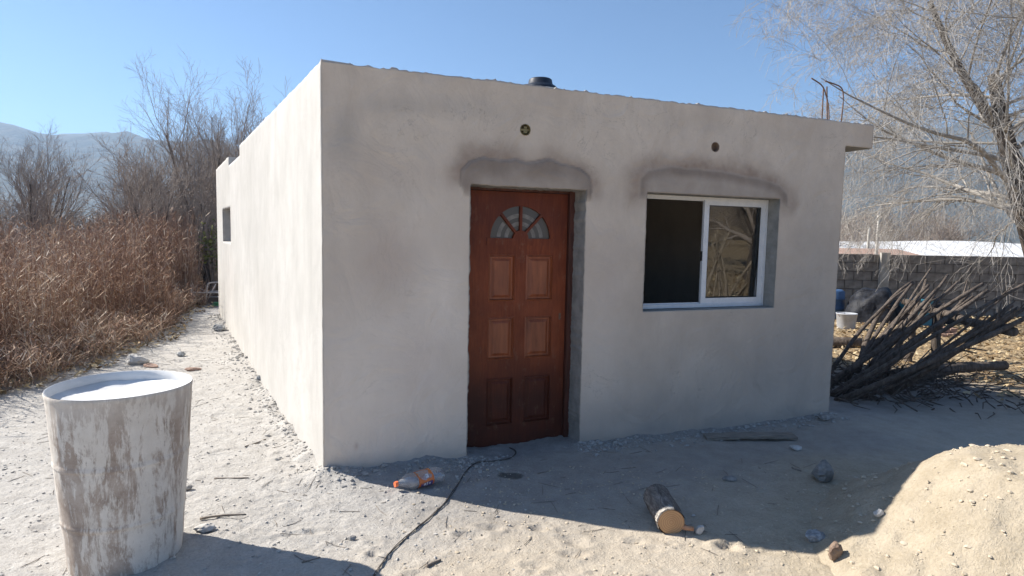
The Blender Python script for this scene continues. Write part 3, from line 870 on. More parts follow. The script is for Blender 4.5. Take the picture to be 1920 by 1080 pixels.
hub = MB(); V, F = sector(.0, FH, 0, math.pi, DY - .005, 14); hub.add(V, F); V2, F2 = sector(FH, FH + .004, 0, math.pi, DY - .005, 14); V2[14:, 1] = DY + .016; hub.add(V2, F2)
hub.box(FCX - FR_ - .03, FCX + FR_ + .03, DY - .007, DY - .001, FCZ - .05, FCZ + .002)
hub.build('fanlight_base', M_DOOR, door)
lk = MB().box(1.779, 1.797, DY - .003, DY + .001, .955, 1.005); lk.build('lock_plate', M_REBAR, door)

# sliding window: outer frame, sliding sash drawn to the right, fixed sash
WYF = .122
window = bpy.data.objects.new('window', None); COL.objects.link(window); window.parent = house
window.location = (0, 0, 0)
fr = MB()
x0, x1, z0, z1 = WX0 + .004, WX1 - .004, WZ0 + .004, WZ1 - .004
def rim(mb, x0, x1, z0, z1, wd, y0, y1, wb=None, wt=None):
    wb = wb or wd; wt = wt or wd
    mb.box(x0, x0 + wd, y0, y1, z0, z1); mb.box(x1 - wd, x1, y0, y1, z0, z1)
    mb.box(x0 + wd, x1 - wd, y0 + .0012, y1 - .001, z0, z0 + wb); mb.box(x0 + wd, x1 - wd, y0 + .0012, y1 - .001, z1 - wt, z1)
rim(fr, x0, x1, z0, z1, .022, WYF, WYF + .075, .030, .024)
rim(fr, x0 + .022, x1 - .022, z0 + .03, z1 - .024, .006, WYF + .03, WYF + .036, .010, .008)
fr.build('window_frame', M_ALU, window)
SX0, SX1, SZ0, SZ1 = 3.068, 3.716, z0 + .026, z1 - .022
for (nm, y, a, b) in (('sash', WYF + .010, SX0, SX1), ('sash', WYF + .040, SX0 + .02, SX1 + .0)):
    m = MB(); rim(m, a, b, SZ0, SZ1, .048 if y < .14 else .040, y, y + .022, .050, .042)
    so = m.build(nm, M_ALU, window)
    if y > .14: so['label'] = 'rear sash stacked behind the front one'
    else:
        g = MB(); rim(g, a + .048, b - .048, SZ0 + .05, SZ1 - .042, .006, y + .004, y + .010)
        g.build('gasket', M_RUBBER, window)
        l = MB().box(a - .010, a + .004, y + .003, y + .016, 1.42, 1.50); l.build('latch', M_RUBBER, window)
        p = MB(); t = math.tan(R(2.0)); zc = (SZ0 + SZ1) / 2
        xa, xb, za, zb = a + .050, b - .050, SZ0 + .052, SZ1 - .044
        p.add([(xa, y + .011 - (za - zc) * t, za), (xb, y + .011 - (za - zc) * t, za), (xb, y + .011 - (zb - zc) * t, zb), (xa, y + .011 - (zb - zc) * t, zb)], np.array([(0, 1, 2, 3)]))
        p.build('pane', M_GLASS, window)
# small side window
sw = bpy.data.objects.new('side_window', None); COL.objects.link(sw); sw.parent = house
def SP(t, off, z): return (SVX * t + SIN[0] * off, SVY * t + SIN[1] * off, z)
def sbox(mb, t0, t1, o0, o1, z0, z1):
    V = [SP(t, o, z) for z in (z0, z1) for o in (o0, o1) for t in (t0, t1)]
    mb.add(V, np.array([(0, 2, 3, 1), (4, 5, 7, 6), (0, 1, 5, 4), (2, 6, 7, 3), (0, 4, 6, 2), (1, 3, 7, 5)]))
m = MB(); sbox(m, SWX0, SWX0 + .05, .12, .16, SWZ0, SWZ1); sbox(m, SWX1 - .05, SWX1, .12, .16, SWZ0, SWZ1)
sbox(m, SWX0 + .05, SWX1 - .05, .121, .159, SWZ0, SWZ0 + .05); sbox(m, SWX0 + .05, SWX1 - .05, .121, .159, SWZ1 - .05, SWZ1); sbox(m, 6.36, 6.41, .122, .158, SWZ0 + .05, SWZ1 - .05)
m.build('window_frame', M_DARKFACE, sw)
m = MB(); sbox(m, SWX0 + .05, SWX1 - .05, .138, .142, SWZ0 + .05, SWZ1 - .05); m.build('pane', M_FANGLASS, sw)

# starter bars of a column standing on the roof, bent over at the top
def rebar(pts):
    p = np.array(pts, float); q = []
    for i in range(len(p) - 1):
        for t in np.linspace(0, 1, 5, endpoint=False): q.append(p[i] * (1 - t) + p[i + 1] * t)
    q.append(p[-1]); q = np.array(q)
    for _ in range(3): q[1:-1] = (q[:-2] + 2 * q[1:-1] + q[2:]) / 4
    m = MB().tube(q, .006, 6); return m.build('rebar', M_REBAR, house)
RBY = .13
rebar([(4.40, RBY, 2.4), (4.385, RBY, 2.80), (4.30, RBY, 2.985), (4.15, RBY, 3.035)])
rebar([(4.318, RBY + .01, 2.4), (4.310, RBY + .01, 2.97)])
rebar([(4.418, RBY + .02, 2.4), (4.36, RBY + .02, 2.99)])
rebar([(4.525, RBY + .01, 2.4), (4.565, RBY + .01, 2.90), (4.535, RBY + .01, 3.005), (4.335, RBY + .02, 3.035)])

# water tank on the roof
tk = np.array([.255, 6.6, 2.495])
tank = thing('water_tank', 'dark water tank on the flat roof, only its lid showing above the parapet', 'water tank', tuple(tk))
MB().lathe([(0, 0), (.40, 0), (.42, .03), (.42, .20), (.43, .22), (.42, .25), (.42, .42), (.43, .44), (.42, .47), (.42, .46), (.40, .52), (.30, .60), (.17, .635)], 40).build('body', M_TANKLOW, tank, True)
MB().lathe([(.188, .622), (.190, .640), (.165, .668), (.130, .690), (.122, .735), (.110, .745), (0, .750)], 40).build('lid', M_TANK, tank, True)
MB().lathe([(.0, .766), (.010, .764), (.012, .746), (.012, .738)], 12, (-.06, 0, 0)).build('valve', M_TANK, tank, True)

# ------------------------------------------------------------------ sand pile
pn = 190
px_ = np.linspace(-1.75, 1.75, pn)
PX, PY = np.meshgrid(px_ + PILE_C[0], px_ * 1.0 + PILE_C[1])
def pile_h(x, y):
    q = np.hypot((x - PILE_C[0]) / 1.20, (y - PILE_C[1]) / 1.18)
    q = q * (1 + .10 * fbm(x * 1.5, y * 1.5, 101, 3) + .05 * fbm(x * 6, y * 6, 105, 3))
    h = .86 * np.clip(1 - q, -1, 1)
    h = np.where(h > .55, .55 + (h - .55) * .35, h)
    h = .035 * np.logaddexp(0, h / .035) - .022
    return h
def pile_z(PX, PY):
    pz = pile_h(PX, PY)
    pz = pz + np.clip(pz + .12, 0, .12) / .12 * (.040 * fbm(PX * 3, PY * 3, 102, 4) + .010 * fbm(PX * 16, PY * 16, 103, 3) + .012 * np.clip(fbm(PX * 30, PY * 30, 104, 2) - .25, 0, 1))
    return pz + ground_h(PX.ravel(), PY.ravel(), False).reshape(PX.shape) - .012
pz = pile_z(PX, PY)
mbp = MB(); ii = (np.arange(pn - 1)[:, None] * pn + np.arange(pn - 1)[None, :]).ravel()
mbp.add(np.stack([PX, PY, pz], -1).reshape(-1, 3), np.stack([ii, ii + 1, ii + pn + 1, ii + pn], -1))
pile = tag(mbp.build('sand_pile', M_PILE, smooth=True), 'heap of loose tan sand at the right edge of the yard', 'sand pile')
def surf(x, y):
    g = gh(x, y)
    return max(g, float(pile_z(np.array([x]), np.array([y]))[0]))

# ------------------------------------------------------------------ pebbles and rubble (stuff)
rng = np.random.default_rng(11)
def peb(name, mat, n, xs, ys, szr, cond=None, on=ground_h, label=None, flat=.6, sink=.25):
    x = rng.uniform(*xs, n); y = rng.uniform(*ys, n)
    if cond is not None: k = cond(x, y); x, y = x[k], y[k]
    sz = szr[0] + (szr[1] - szr[0]) * rng.random(len(x)) ** 5
    z = on(x, y) + sz * sink
    o = scatter_rocks(MB(), np.stack([x, y, z], -1), sz, rng, flat).build(name, mat)
    return tag(o, label, None, None, 'stuff')
def outside(x, y):
    s, d, t, e = wall_dist(x, y); return (d > -.01) | (e > -.01) | (s > FRONT_L + .02)
peb('gravel', M_PEBBLE, 16000, (-4.4, .2), (2.35, 8.5), (.002, .0105), lambda x, y: outside(x, y) & (wall_dist(x, y)[3] < 3.6) & (rng.random(len(x)) < 1.15 - sand_mask(x, y)), label='pale gravel scattered on the path')
peb('grit', M_PEBBLE_S, 3600, (-.6, 2.4), (2.35, 4.2), (.002, .009), outside, label='sandy grit scattered in the yard')
def pilecond(x, y): return pile_h(x, y) > .0
peb('sand_clods', M_PEBBLE_S, 3000, (1.5, 4.2), (1.8, 4.3), (.003, .015), pilecond, pile_z, 'clods lying on the sand heap')
def along(s0, s1, n, dmax):
    s = rng.uniform(s0, s1, n); d = np.abs(rng.normal(0, dmax, n)) + .01
    return A[0] + s * UX + d * UY, A[1] + s * UY - d * UX
bx, by = along(-.05, 4.5, 1500, .11); q1, q2 = along(.82, 1.22, 220, .09); q3, q4 = along(1.82, 2.25, 260, .09)
c, sn = math.cos(R(119.9)), math.sin(R(119.9)); tt = rng.uniform(0, 8, 1300); ee = np.abs(rng.normal(0, .10, 1300)) + .01
bx = np.concatenate([bx, q1, q3, A[0] + tt * c - ee * sn]); by = np.concatenate([by, q2, q4, A[1] + tt * sn + ee * c])
k = ~((wall_dist(bx, by)[0] > 1.2) & (wall_dist(bx, by)[0] < 1.8) & (wall_dist(bx, by)[1] > 0)) | (rng.random(len(bx)) < .1)
bx, by = bx[k], by[k]
sz = .003 + .016 * rng.random(len(bx)) ** 4
tag(scatter_rocks(MB(), np.stack([bx, by, ground_h(bx, by) + sz * .2], -1), sz, rng).build('mortar_rubble', M_RUBBLE), 'crumbs of mortar along the foot of the walls', None, None, 'stuff')

r_ = np.random.default_rng(66); sw_ = []
for q in range(520):
    x, y = r_.uniform(-4.2, 2.2), r_.uniform(2.4, 7.5)
    s_w, d_w, t_w, e_w = wall_dist(np.array(x), np.array(y))
    if not (e_w > .05 or d_w > .05): continue
    if y > 4.6 and x > -1.5: continue
    a = r_.random() * 6.28; l = .015 + .07 * r_.random() ** 2
    xs3 = x + np.cos(a) * l * np.array([-1, 0, 1.]); ys3 = y + np.sin(a) * l * np.array([-1, 0, 1.]); 
    zs3 = ground_h(xs3, ys3) + .003
    sw_.append((np.stack([xs3 + r_.normal(size=3) * .003, ys3, zs3], -1), np.array([.0016, .0018, .0012])))
tag(tubes(MB(), sw_, 4).build('straw', M_STICK), 'bits of straw and twig scattered over the path', None, None, 'stuff')

# ------------------------------------------------------------------ single stones
def stone(name, x, y, size, mat, label, cat='stone', rz=0, seed=0, sink=.3, tilt=0, angular=0.35, group=None):
    V, F = ICO[2]
    r_ = np.random.default_rng(seed)
    V = V.copy()
    for _ in range(5 if angular > .3 else 3):
        d = r_.normal(size=3); d /= np.linalg.norm(d); lim = .55 + .3 * r_.random()
        dot = V @ d; V = V - np.clip(dot - lim, 0, 9)[:, None] * d
    V = V * (1 + .06 * r_.normal(size=(len(V), 1)))
    V = V * np.array(size)
    M = Matrix.Rotation(rz, 3, 'Z') @ Matrix.Rotation(tilt, 3, 'X')
    V = V @ np.array(M).T
    o = MB().add(V, F).build(name, mat)
    o.location = (x, y, surf(x, y) - V[:, 2].min() * (1 - sink) )
    return tag(o, label, cat, group)
def GP(px, py, z=0.0):
    """where the photograph's ground point lies in the yard"""
    c_ = np.array([px - 960, py - 540, F_PX]); rr_ = np.array(camo.rotation_euler.to_matrix())
    d = rr_ @ np.array([c_[0], -c_[1], -c_[2]]); t = (z - CAM_H) / d[2]
    return np.array([d[0] * t, d[1] * t, z])
def at(px, py):
    p = GP(px, py)
    for _ in range(3): p = GP(px, py, surf(p[0], p[1]))
    return p
p = at(1543, 900); stone('concrete_chunk', p[0], p[1], (.085, .07, .09), M_STONE_DARK, 'angular dark concrete chunk lying in the house shadow near the sand heap', 'rubble', .6, 3, .15, .5, .5)
p = at(1526, 1013); stone('stone', p[0], p[1], (.06, .045, .035), M_STONE_GREY, 'speckled blue-grey stone at the foot of the sand heap', 'stone', -.4, 4)
p = at(1566, 1040); stone('clod', p[0], p[1], (.035, .03, .05), M_STONE_BROWN, 'dark brown clod stuck in the sunlit slope of the sand heap', 'clod', .3, 5, .3)
p = at(1647, 966); stone('stone', p[0], p[1], (.026, .022, .022), M_STONE_WHITE, 'small pale stone on the crest of the sand heap at the shadow edge', 'stone', .3, 6, .2)
p = at(1312, 1001); stone('mortar_shard', p[0], p[1], (.030, .022, .030), M_STONE_WHITE, 'small bright white shard at the shadow edge just right of the log', 'shard', .8, 7, .2, .4)
p = at(1492, 843); stone('mortar_shard', p[0], p[1], (.05, .035, .018), M_STONE_WHITE, 'flat pale shard right of the plank in front of the house', 'shard', .2, 8, .2, .2)
p = at(1368, 900); stone('mortar_shard', p[0], p[1], (.05, .03, .016), M_STONE_DARK, 'flat grey shard in the shade between log and concrete chunk', 'shard', .1, 9, .2, .1)
p = at(383, 998); stone('mortar_shard', p[0], p[1], (.055, .035, .028), M_STONE_WHITE, 'flat white lump beside the drum, just above its shadow', 'shard', .3, 10, .3)
p = at(1545, 787); stone('mortar_shard', p[0], p[1], (.07, .05, .03), M_STONE_DARK, 'grey lump at the right end of the front wall', 'shard', .3, 12, .3)
p = at(362, 694); stone('tile_shard', p[0], p[1], (.085, .045, .022), M_TERRACOTTA, 'reddish tile shard behind the drum, on the right', 'tile shard', .3, 13, .35)
p = at(283, 688); stone('tile_shard', p[0], p[1], (.10, .05, .026), M_TERRACOTTA, 'reddish tile shard behind the drum, on the left by the weeds', 'tile shard', -.3, 14, .35)
p = at(255, 682); stone('stone', p[0], p[1], (.16, .10, .07), M_STONE_WHITE, 'pale rounded stone behind the drum at the edge of the weeds', 'stone', -.1, 15, .35)
p = at(486, 712); stone('stone', p[0], p[1], (.035, .03, .03), M_STONE_GREY, 'small grey stone on the path beside the long white wall', 'stone', -.1, 16, .2)
p = at(340, 668); stone('stone', p[0], p[1], (.06, .045, .04), M_STONE_GREY, 'grey stone alone in the middle of the gravel path', 'stone', -.1, 17, .2)
p = at(412, 618); stone('stone', p[0], p[1], (.10, .08, .06), M_STONE_GREY, 'grey stone at the far corner of the white wall', 'stone', .4, 18, .2)
p = at(660, 1012); stone('clod', p[0], p[1], (.022, .016, .013), M_STONE_DARK, 'dark crumb on the sunlit ground above the tip of the drum shadow', 'clod', .2, 19, .2)
p = at(353, 918); stone('stone', p[0], p[1], (.028, .02, .016), M_STONE_DARK, 'dark pebble on the gravel just right of the drum', 'stone', .5, 20, .2)
p = at(1300, 968); stone('mortar_shard', p[0], p[1], (.012, .010, .008), M_STONE_WHITE, 'tiny pale crumb by the stub of the log', 'shard', .5, 21, .2)

def rod(name, p0, p1, r0, r1, mat, label, cat, group=None, bend=.03, sides=7, seed=0, n=9):
    r_ = np.random.default_rng(seed)
    p0, p1 = np.array(p0, float), np.array(p1, float); L = np.linalg.norm(p1 - p0)
    t = np.linspace(0, 1, n)[:, None]
    P = (p1 - p0) * t
    off = r_.normal(size=3) * bend * L
    P = P + np.sin(t * math.pi) * off + np.cumsum(r_.normal(size=(n, 3)), 0) * bend * .15 * L * np.sin(t * math.pi)
    mb = MB().tube(P, np.linspace(r0, r1, n) * (1 + .10 * r_.normal(size=n)), sides)
    if name == 'pole':                     # cut stubs of side twigs
        for _ in range(int(r_.integers(2, 5))):
            i_ = int(r_.integers(2, n - 1)); d_ = r_.normal(size=3); d_ /= np.linalg.norm(d_)
            d_ = d_ + (p1 - p0) / L * .9
            mb.tube([P[i_], P[i_] + d_ * .04, P[i_] + d_ * r_.uniform(.06, .16)], [r1 * .6, r1 * .45, r1 * .25], 5)
    o = mb.build(name, mat, None, True)
    o.location = tuple(p0)
    return tag(o, label, cat, group)
def ground_stick(pa, pb, r, label, seed, lift=.6):
    a, b = at(*pa), at(*pb)
    a[2] = surf(a[0], a[1]) + r * lift; b[2] = surf(b[0], b[1]) + r * lift
    return rod('stick', a, b, r, r * .7, M_STICK, label, 'stick', 'sticks lying on the ground', .02, 6, seed)
ground_stick((800, 1064), (826, 1052), .009, 'short thick dark stick in the sunlit sand right of the cable', 1)
ground_stick((402, 898), (466, 897), .006, 'thin stick on the gravel between drum and wall, middle one', 2)
ground_stick((459, 838), (498, 824), .006, 'thin slanting stick on the gravel nearest the white wall', 3)
ground_stick((375, 976), (462, 968), .007, 'long thin stick just above the drum shadow', 4, 1.5)
ground_stick((566, 1056), (600, 1046), .005, 'thin stick lying inside the drum shadow', 5)
ground_stick((322, 598), (342, 607), .022, 'pale broken branch at the edge of the weeds, right of the crossed ones', 6)
ground_stick((292, 622), (268, 598), .016, 'dry forked branch in the weeds near the path', 7, 4)
ground_stick((294, 620), (316, 590), .014, 'dry branch crossing the forked one in the weeds', 8, 5)
ground_stick((1485, 878), (1502, 884), .007, 'short pale splinter left of the concrete chunk', 9)
ground_stick((1008, 888), (1030, 884), .004, 'tiny dark splinter in the shade right of the damp patch', 10)

# ------------------------------------------------------------------ plank by the wall
pa, pb = at(1322, 822), at(1490, 824)
L_ = float(np.linalg.norm(pb - pa))
pl = MB(); nseg = 14
for i in range(nseg + 1):
    pass
xs_ = np.linspace(0, L_, nseg)
V = []; F = []
for i, x in enumerate(xs_):
    wv = .045 + .006 * math.sin(i * 2.1); up = .012 * math.sin(i / nseg * 3.1)
    V += [(x, -wv, up), (x, wv, up + .004), (x, wv, up + .026), (x, -wv, up + .022)]
    if i: F += [((i - 1) * 4 + k, (i - 1) * 4 + (k + 1) % 4, i * 4 + (k + 1) % 4, i * 4 + k) for k in range(4)]
pl.add(V, [np.array(F), np.array((3, 2, 1, 0)), np.array([(nseg - 1) * 4 + k for k in range(4)])])
plank = tag(pl.build('plank', M_PLANK), 'weathered wooden plank lying along the foot of the front wall under the window', 'plank')
plank.location = (pa[0], pa[1], max(surf(pa[0], pa[1]), surf(pb[0], pb[1])) - .002); plank.rotation_euler = (.05, -.01, math.atan2(pb[1] - pa[1], pb[0] - pa[0]))

# ------------------------------------------------------------------ log
l0 = at(1234, 955); l1 = at(1258, 992)
l0 = GP(1231, 925, .07); l1 = GP(1259, 970, .07)
LR = .077
l0[2] = surf(l0[0], l0[1]) + LR - .01; l1[2] = surf(l1[0], l1[1]) + LR - .01
log = thing('log', 'short bark-covered log with an orange sawn end lying at the shadow edge', 'log', tuple((l0 + l1) / 2))
ax = l0 - l1; LL = float(np.linalg.norm(ax)); ax /= LL
log.rotation_euler = Vector(ax).to_track_quat('Y', 'Z').to_euler()
nl, sl = 60, 64
yy = np.linspace(-LL / 2, LL / 2, nl); aa = np.linspace(0, 2 * math.pi, sl, endpoint=False)
YY, AAg = np.meshgrid(yy, aa, indexing='ij')
rad_ = LR * (1 + .05 * fbm(np.cos(AAg) * 2 + 9, YY * 5 + np.sin(AAg) * 2, 111, 4) + .11 * np.abs(fbm(np.cos(AAg) * 7 + 9, YY * 9 + np.sin(AAg) * 7, 112, 3))) * (1 - .04 * (YY / LL)) * (1 - .06 * np.exp(-(YY + LL / 2) / .02))
V = np.stack([rad_ * np.cos(AAg), YY, rad_ * np.sin(AAg)], -1).reshape(-1, 3)
i = np.arange(nl - 1)[:, None] * sl; k = np.arange(sl)[None, :]; kk = (k + 1) % sl
MB().add(V, [np.stack([i + k, i + sl + k, i + sl + kk, i + kk], -1).reshape(-1, 4), np.arange(sl)[::-1] + (nl - 1) * sl]).build('bark', M_LOG, log, True)
face = MB(); a_ = np.linspace(0, 2 * math.pi, 36, endpoint=False); rf = LR * .93 * (1 + .03 * np.cos(a_ * 2 + 1))
face.add(np.concatenate([[(0, -LL / 2 - .004, 0)], np.stack([rf * np.cos(a_), np.full(36, -LL / 2 - .003), rf * np.sin(a_)], -1), np.stack([rf * 1.01 * np.cos(a_), np.full(36, -LL / 2 + .03), rf * 1.01 * np.sin(a_)], -1)]),
         [np.stack([np.zeros(36, int), 1 + np.arange(36), 1 + (np.arange(36) + 1) % 36], -1), np.stack([1 + np.arange(36), 37 + np.arange(36), 37 + (np.arange(36) + 1) % 36, 1 + (np.arange(36) + 1) % 36], -1)])
face.build('cut_face', M_CUT, log)
tw = MB(); r_ = np.random.default_rng(3)
for q in range(20):                        # torn fibres of sapwood round the upper rim
    a = R(85) + (q / 20) * R(95); w_ = .08
    P0 = np.array([LR * math.cos(a), -LL / 2 - .002, LR * math.sin(a)]); l_ = .018 + .035 * r_.random()
    P1 = np.array([(LR + .004) * math.cos(a), -LL / 2 + l_, (LR + .004) * math.sin(a)])
    tw.tube([P0 * (1, 1, 1), (P0 + P1) / 2 * (1.03, 1, 1.03), P1], [.0065, .006, .002], 5)
tw.build('torn_sapwood', M_SAPWOOD, log)
st = MB().tube([(LR * .75, -LL / 2 + .02, -.030), (LR * 1.15, -LL / 2 - .002, -.034), (LR * 1.55, -LL / 2 - .02, -.028)], [.02, .014, .012], 9)
st.build('branch_stub', M_STUB, log, True)

# ------------------------------------------------------------------ drum
dc = np.array([-1.872, 2.90]); dz = surf(*dc) - .015
drum = thing('drum', 'large tapered drum splashed with white plaster, standing open at the left', 'drum', (dc[0], dc[1], dz))
prof = [(0, .0), (.232, 0), (.240, .012), (.257, .24), (.2605, .245), (.2605, .258), (.259, .264), (.278, .52), (.2815, .526), (.2815, .54), (.280, .546), (.299, .83), (.302, .845), (.303, .858), (.301, .862)]
a_ = None
pr = np.array(prof); ac = np.concatenate([[0], np.cumsum(np.hypot(*np.diff(pr, axis=0).T))]); tq = np.unique(np.concatenate([ac, np.linspace(0, ac[-1], 70)]))
b = MB().lathe(np.stack([np.interp(tq, ac, pr[:, 0]), np.interp(tq, ac, pr[:, 1])], -1), 120)
Vv = b.V[0]; th = np.arctan2(Vv[:, 1], Vv[:, 0])
kq = 1 + .012 * np.sin(th * 3 + 1) + (.020 * fbm(np.cos(th) * 1.6 + 7, Vv[:, 2] * 3 + np.sin(th) * 1.6, 61, 3) + .012 * np.clip(fbm(np.cos(th) * 6 + 7, Vv[:, 2] * 5 + np.sin(th) * 6, 62, 4), 0, 1)) * sstep(.862, .78, Vv[:, 2])
b.V[0] = Vv * np.stack([kq, kq, np.ones_like(th)], -1)
b.build('body', M_DRUM, drum, True)
b = MB().lathe([(.301, .863), (.295, .860), (.288, .83), (.262, .52), (.24, .26), (.215, .03), (0, .02)], 72)
Vv = b.V[0]; th = np.arctan2(Vv[:, 1], Vv[:, 0]); b.V[0] = Vv * np.stack([1 + .012 * np.sin(th * 3 + 1), 1 + .012 * np.sin(th * 3 + 1), np.ones_like(th)], -1)
b.build('lime_lining', M_LIME, drum, True)

n_ = 40; fl_ = MB(); aa_ = np.linspace(0, 2 * math.pi, 72, endpoint=False); rr_l = np.linspace(.285, .02, 12)
Vl = np.stack([np.outer(rr_l, np.cos(aa_)), np.outer(rr_l, np.sin(aa_)), np.zeros((12, 72))], -1)
Vl[..., 2] = .800 + .010 * fbm(Vl[..., 0] * 9, Vl[..., 1] * 9, 63, 4) + .02 * sstep(.20, .29, np.hypot(Vl[..., 0], Vl[..., 1]))
i = np.arange(11)[:, None] * 72; k = np.arange(72)[None, :]; kk = (k + 1) % 72
fl_.add(Vl.reshape(-1, 3), [np.stack([i + k, i + kk, i + 72 + kk, i + 72 + k], -1).reshape(-1, 4), 11 * 72 + np.arange(72)]); fl_.build('lime_filling', M_LIME, drum, True)

# ------------------------------------------------------------------ bottle
pc, pe = at(740, 921), at(827, 900)
bt = thing('plastic_bottle', 'crushed clear plastic bottle with orange cap and orange label by the wall', 'bottle', (pc[0], pc[1], surf(pc[0], pc[1]) + .042))
v_ = pe - pc; bt.rotation_euler = (0, 0, math.atan2(v_[1], v_[0]))
BL = float(np.linalg.norm(v_)) * 1.02
def along_x(prof, seg=28, crush=0):
    m = MB().lathe(prof, seg); V = m.V[0]
    V = np.stack([V[:, 2], V[:, 0], V[:, 1]], -1)
    if crush:
        V[:, 2] *= 1 - crush * sstep(.05, .14, V[:, 0]); V[:, 1] *= 1 + .35 * crush * sstep(.05, .14, V[:, 0])
        V[:, 1:] *= 1 + .10 * fbm(V[:, 0:1] * 22, np.arctan2(V[:, 2:], V[:, 1:2]) * 1.5 + 5, 5, 3)
    V[:, 2] += .004 * np.sin(V[:, 0] * 30)
    m.V[0] = V; return m
k = BL / .30
along_x([(.013 * k, .016 * k), (.013 * k, .026 * k), (.020 * k, .036 * k), (.046 * k, .075 * k), (.060 * k, .105 * k), (.061 * k, .118 * k), (.0575 * k, .123 * k), (.0575 * k, .215 * k), (.061 * k, .22 * k), (.059 * k, .24 * k), (.062 * k, .255 * k), (.060 * k, .282 * k), (.04 * k, .298 * k), (0, .29 * k)], 30, .30).build('body', M_CLEAR, bt, True)
along_x([(0, -.001), (.015 * k, 0), (.0155 * k, .003), (.0155 * k, .017 * k), (.0, .0175 * k)], 20).build('cap', M_CAP, bt)
lb = along_x([(.0590 * k, .122 * k), (.0590 * k, .14 * k), (.0590 * k, .16 * k), (.0590 * k, .18 * k), (.0590 * k, .20 * k), (.0590 * k, .216 * k)], 30, .30).build('label', M_LABEL, bt, True)
def onlabel(x0, x1, a0, a1, mat, name, lift=.0015):
    n1_, n2_ = 6, 6
    m = MB(); X, Ag = np.meshgrid(np.linspace(x0, x1, n1_) * k, np.linspace(a0, a1, n2_)); r_ = .0590 * k + lift
    V = np.stack([X, r_ * np.cos(Ag), r_ * np.sin(Ag)], -1).reshape(-1, 3)
    th = np.arctan2(V[:, 2:], V[:, 1:2])
    V[:, 2] *= 1 - .30 * sstep(.05, .14, V[:, 0]); V[:, 1] *= 1 + .35 * .30 * sstep(.05, .14, V[:, 0])
    V[:, 1:] *= 1 + .10 * fbm(V[:, 0:1] * 22, np.arctan2(V[:, 2:], V[:, 1:2]) * 1.5 + 5, 5, 3)
    V[:, 1:] *= 1.012
    V[:, 2] += .004 * np.sin(V[:, 0] * 30)
    i = (np.arange(n2_ - 1)[:, None] * n1_ + np.arange(n1_ - 1)[None, :]).ravel()
    m.add(V, np.stack([i, i + 1, i + n1_ + 1, i + n1_], -1)); return m.build(name, mat, lb, True)
onlabel(.134, .204, R(176), R(218), M_LABEL_P, 'purple_print')
onlabel(.150, .160, R(178), R(205), M_LABEL_W, 'white_print', .003)
onlabel(.166, .172, R(174), R(210), M_LABEL_W, 'white_print', .003)
onlabel(.180, .190, R(182), R(200), M_LABEL_W, 'white_print', .003)
onlabel(.168, .186, R(120), R(148), M_LABEL_W, 'white_print', .002)

# ------------------------------------------------------------------ cable
cp = [(696, 1090), (716, 1058), (742, 1026), (778, 994), (812, 966), (838, 941), (856, 915), (868, 893), (882, 874), (905, 866), (935, 865), (958, 861), (968, 852), (966, 845), (955, 841)]
P = np.array([at(*q) for q in cp])
def smooth_path(P, n=6, it=2):
    q = []
    for i in range(len(P) - 1):
        for t in np.linspace(0, 1, n, endpoint=False): q.append(P[i] * (1 - t) + P[i + 1] * t)
    q.append(P[-1]); q = np.array(q)
    for _ in range(it * 4): q[1:-1] = (q[:-2] + 2 * q[1:-1] + q[2:]) / 4
    return q
P = smooth_path(P)
P[:, 2] = ground_h(P[:, 0], P[:, 1]) + .004
for _ in range(4): P[1:-1, 2] = (P[:-2, 2] + 2 * P[1:-1, 2] + P[2:, 2]) / 4
P[:, 2] = np.maximum(P[:, 2], ground_h(P[:, 0], P[:, 1]) + .0025)
ph = np.linspace(0, 26, len(P))
T = np.gradient(P, axis=0); T /= np.linalg.norm(T, axis=1)[:, None]; N_ = np.stack([-T[:, 1], T[:, 0], 0 * T[:, 0]], -1)
cb = MB()
for o_ in (0, math.pi):
    am = (.0034 * (.6 + .8 * vnoise(ph * .5, ph * 0, 4)))[:, None]
    cb.tube(P + N_ * np.sin(ph + o_)[:, None] * am + np.array([0, 0, 1.]) * (.002 + .003 * np.cos(ph + o_))[:, None], .0025, 6)
tag(cb.build('cable', M_CABLE, None, True), 'twisted dark electric cable running across the sand and under the door', 'cable')

# ------------------------------------------------------------------ heap of poles on the right
pr_ = random.Random(21)
rail = thing('pole_rack', 'rough rail on two forked posts carrying the poles beside the house', 'rack', (4.75, 6.75, 0))
def rack_piece(nm, p0, p1, r0):
    t = np.linspace(0, 1, 8)[:, None]; q = np.array(p0) * (1 - t) + np.array(p1) * t
    q = q + np.random.default_rng(3).normal(size=q.shape) * .012
    MB().tube(q, r0, 8).build(nm, M_POLE, rail, True)
rack_piece('post', (.22, .35, -.2), (.22, .35, .84), .05)
rack_piece('post', (.55, 1.3, -.2), (.55, 1.3, .86), .05)
rack_piece('rail', (-.3, -1.3, .83), (.7, 1.75, .80), .045)
PG = 'poles leaning on the rack'
for i in range(25):
    u = i / 24.0
    bx_ = 3.35 + pr_.uniform(-.12, .3) + .25 * u; by_ = 6.05 + u * .95 + pr_.uniform(-.12, .12)
    if pr_.random() < .45: bx_ += pr_.uniform(.1, .5); by_ += pr_.uniform(.0, .3)
    # where it crosses the rail
    rt = min(1, max(0, u + pr_.uniform(-.18, .18)))
    cx_, cy_, cz_ = 4.75 - .3 + rt * 1.0, 6.75 - 1.3 + rt * 3.05, .88 + pr_.uniform(-.02, .28) * (.3 + u)
    b0 = np.array([bx_, by_, surf(bx_, by_) - .02]); c0 = np.array([cx_, cy_, cz_])
    ext = pr_.uniform(1.0, 1.25)
    rr0 = pr_.uniform(.016, .035)
    rod('pole', b0, b0 + (c0 - b0) * ext, rr0, rr0 * .62, M_POLE, 'dark rough wooden pole in the heap leaning beside the right corner of the house', 'pole', PG, .018, 7, 300 + i)
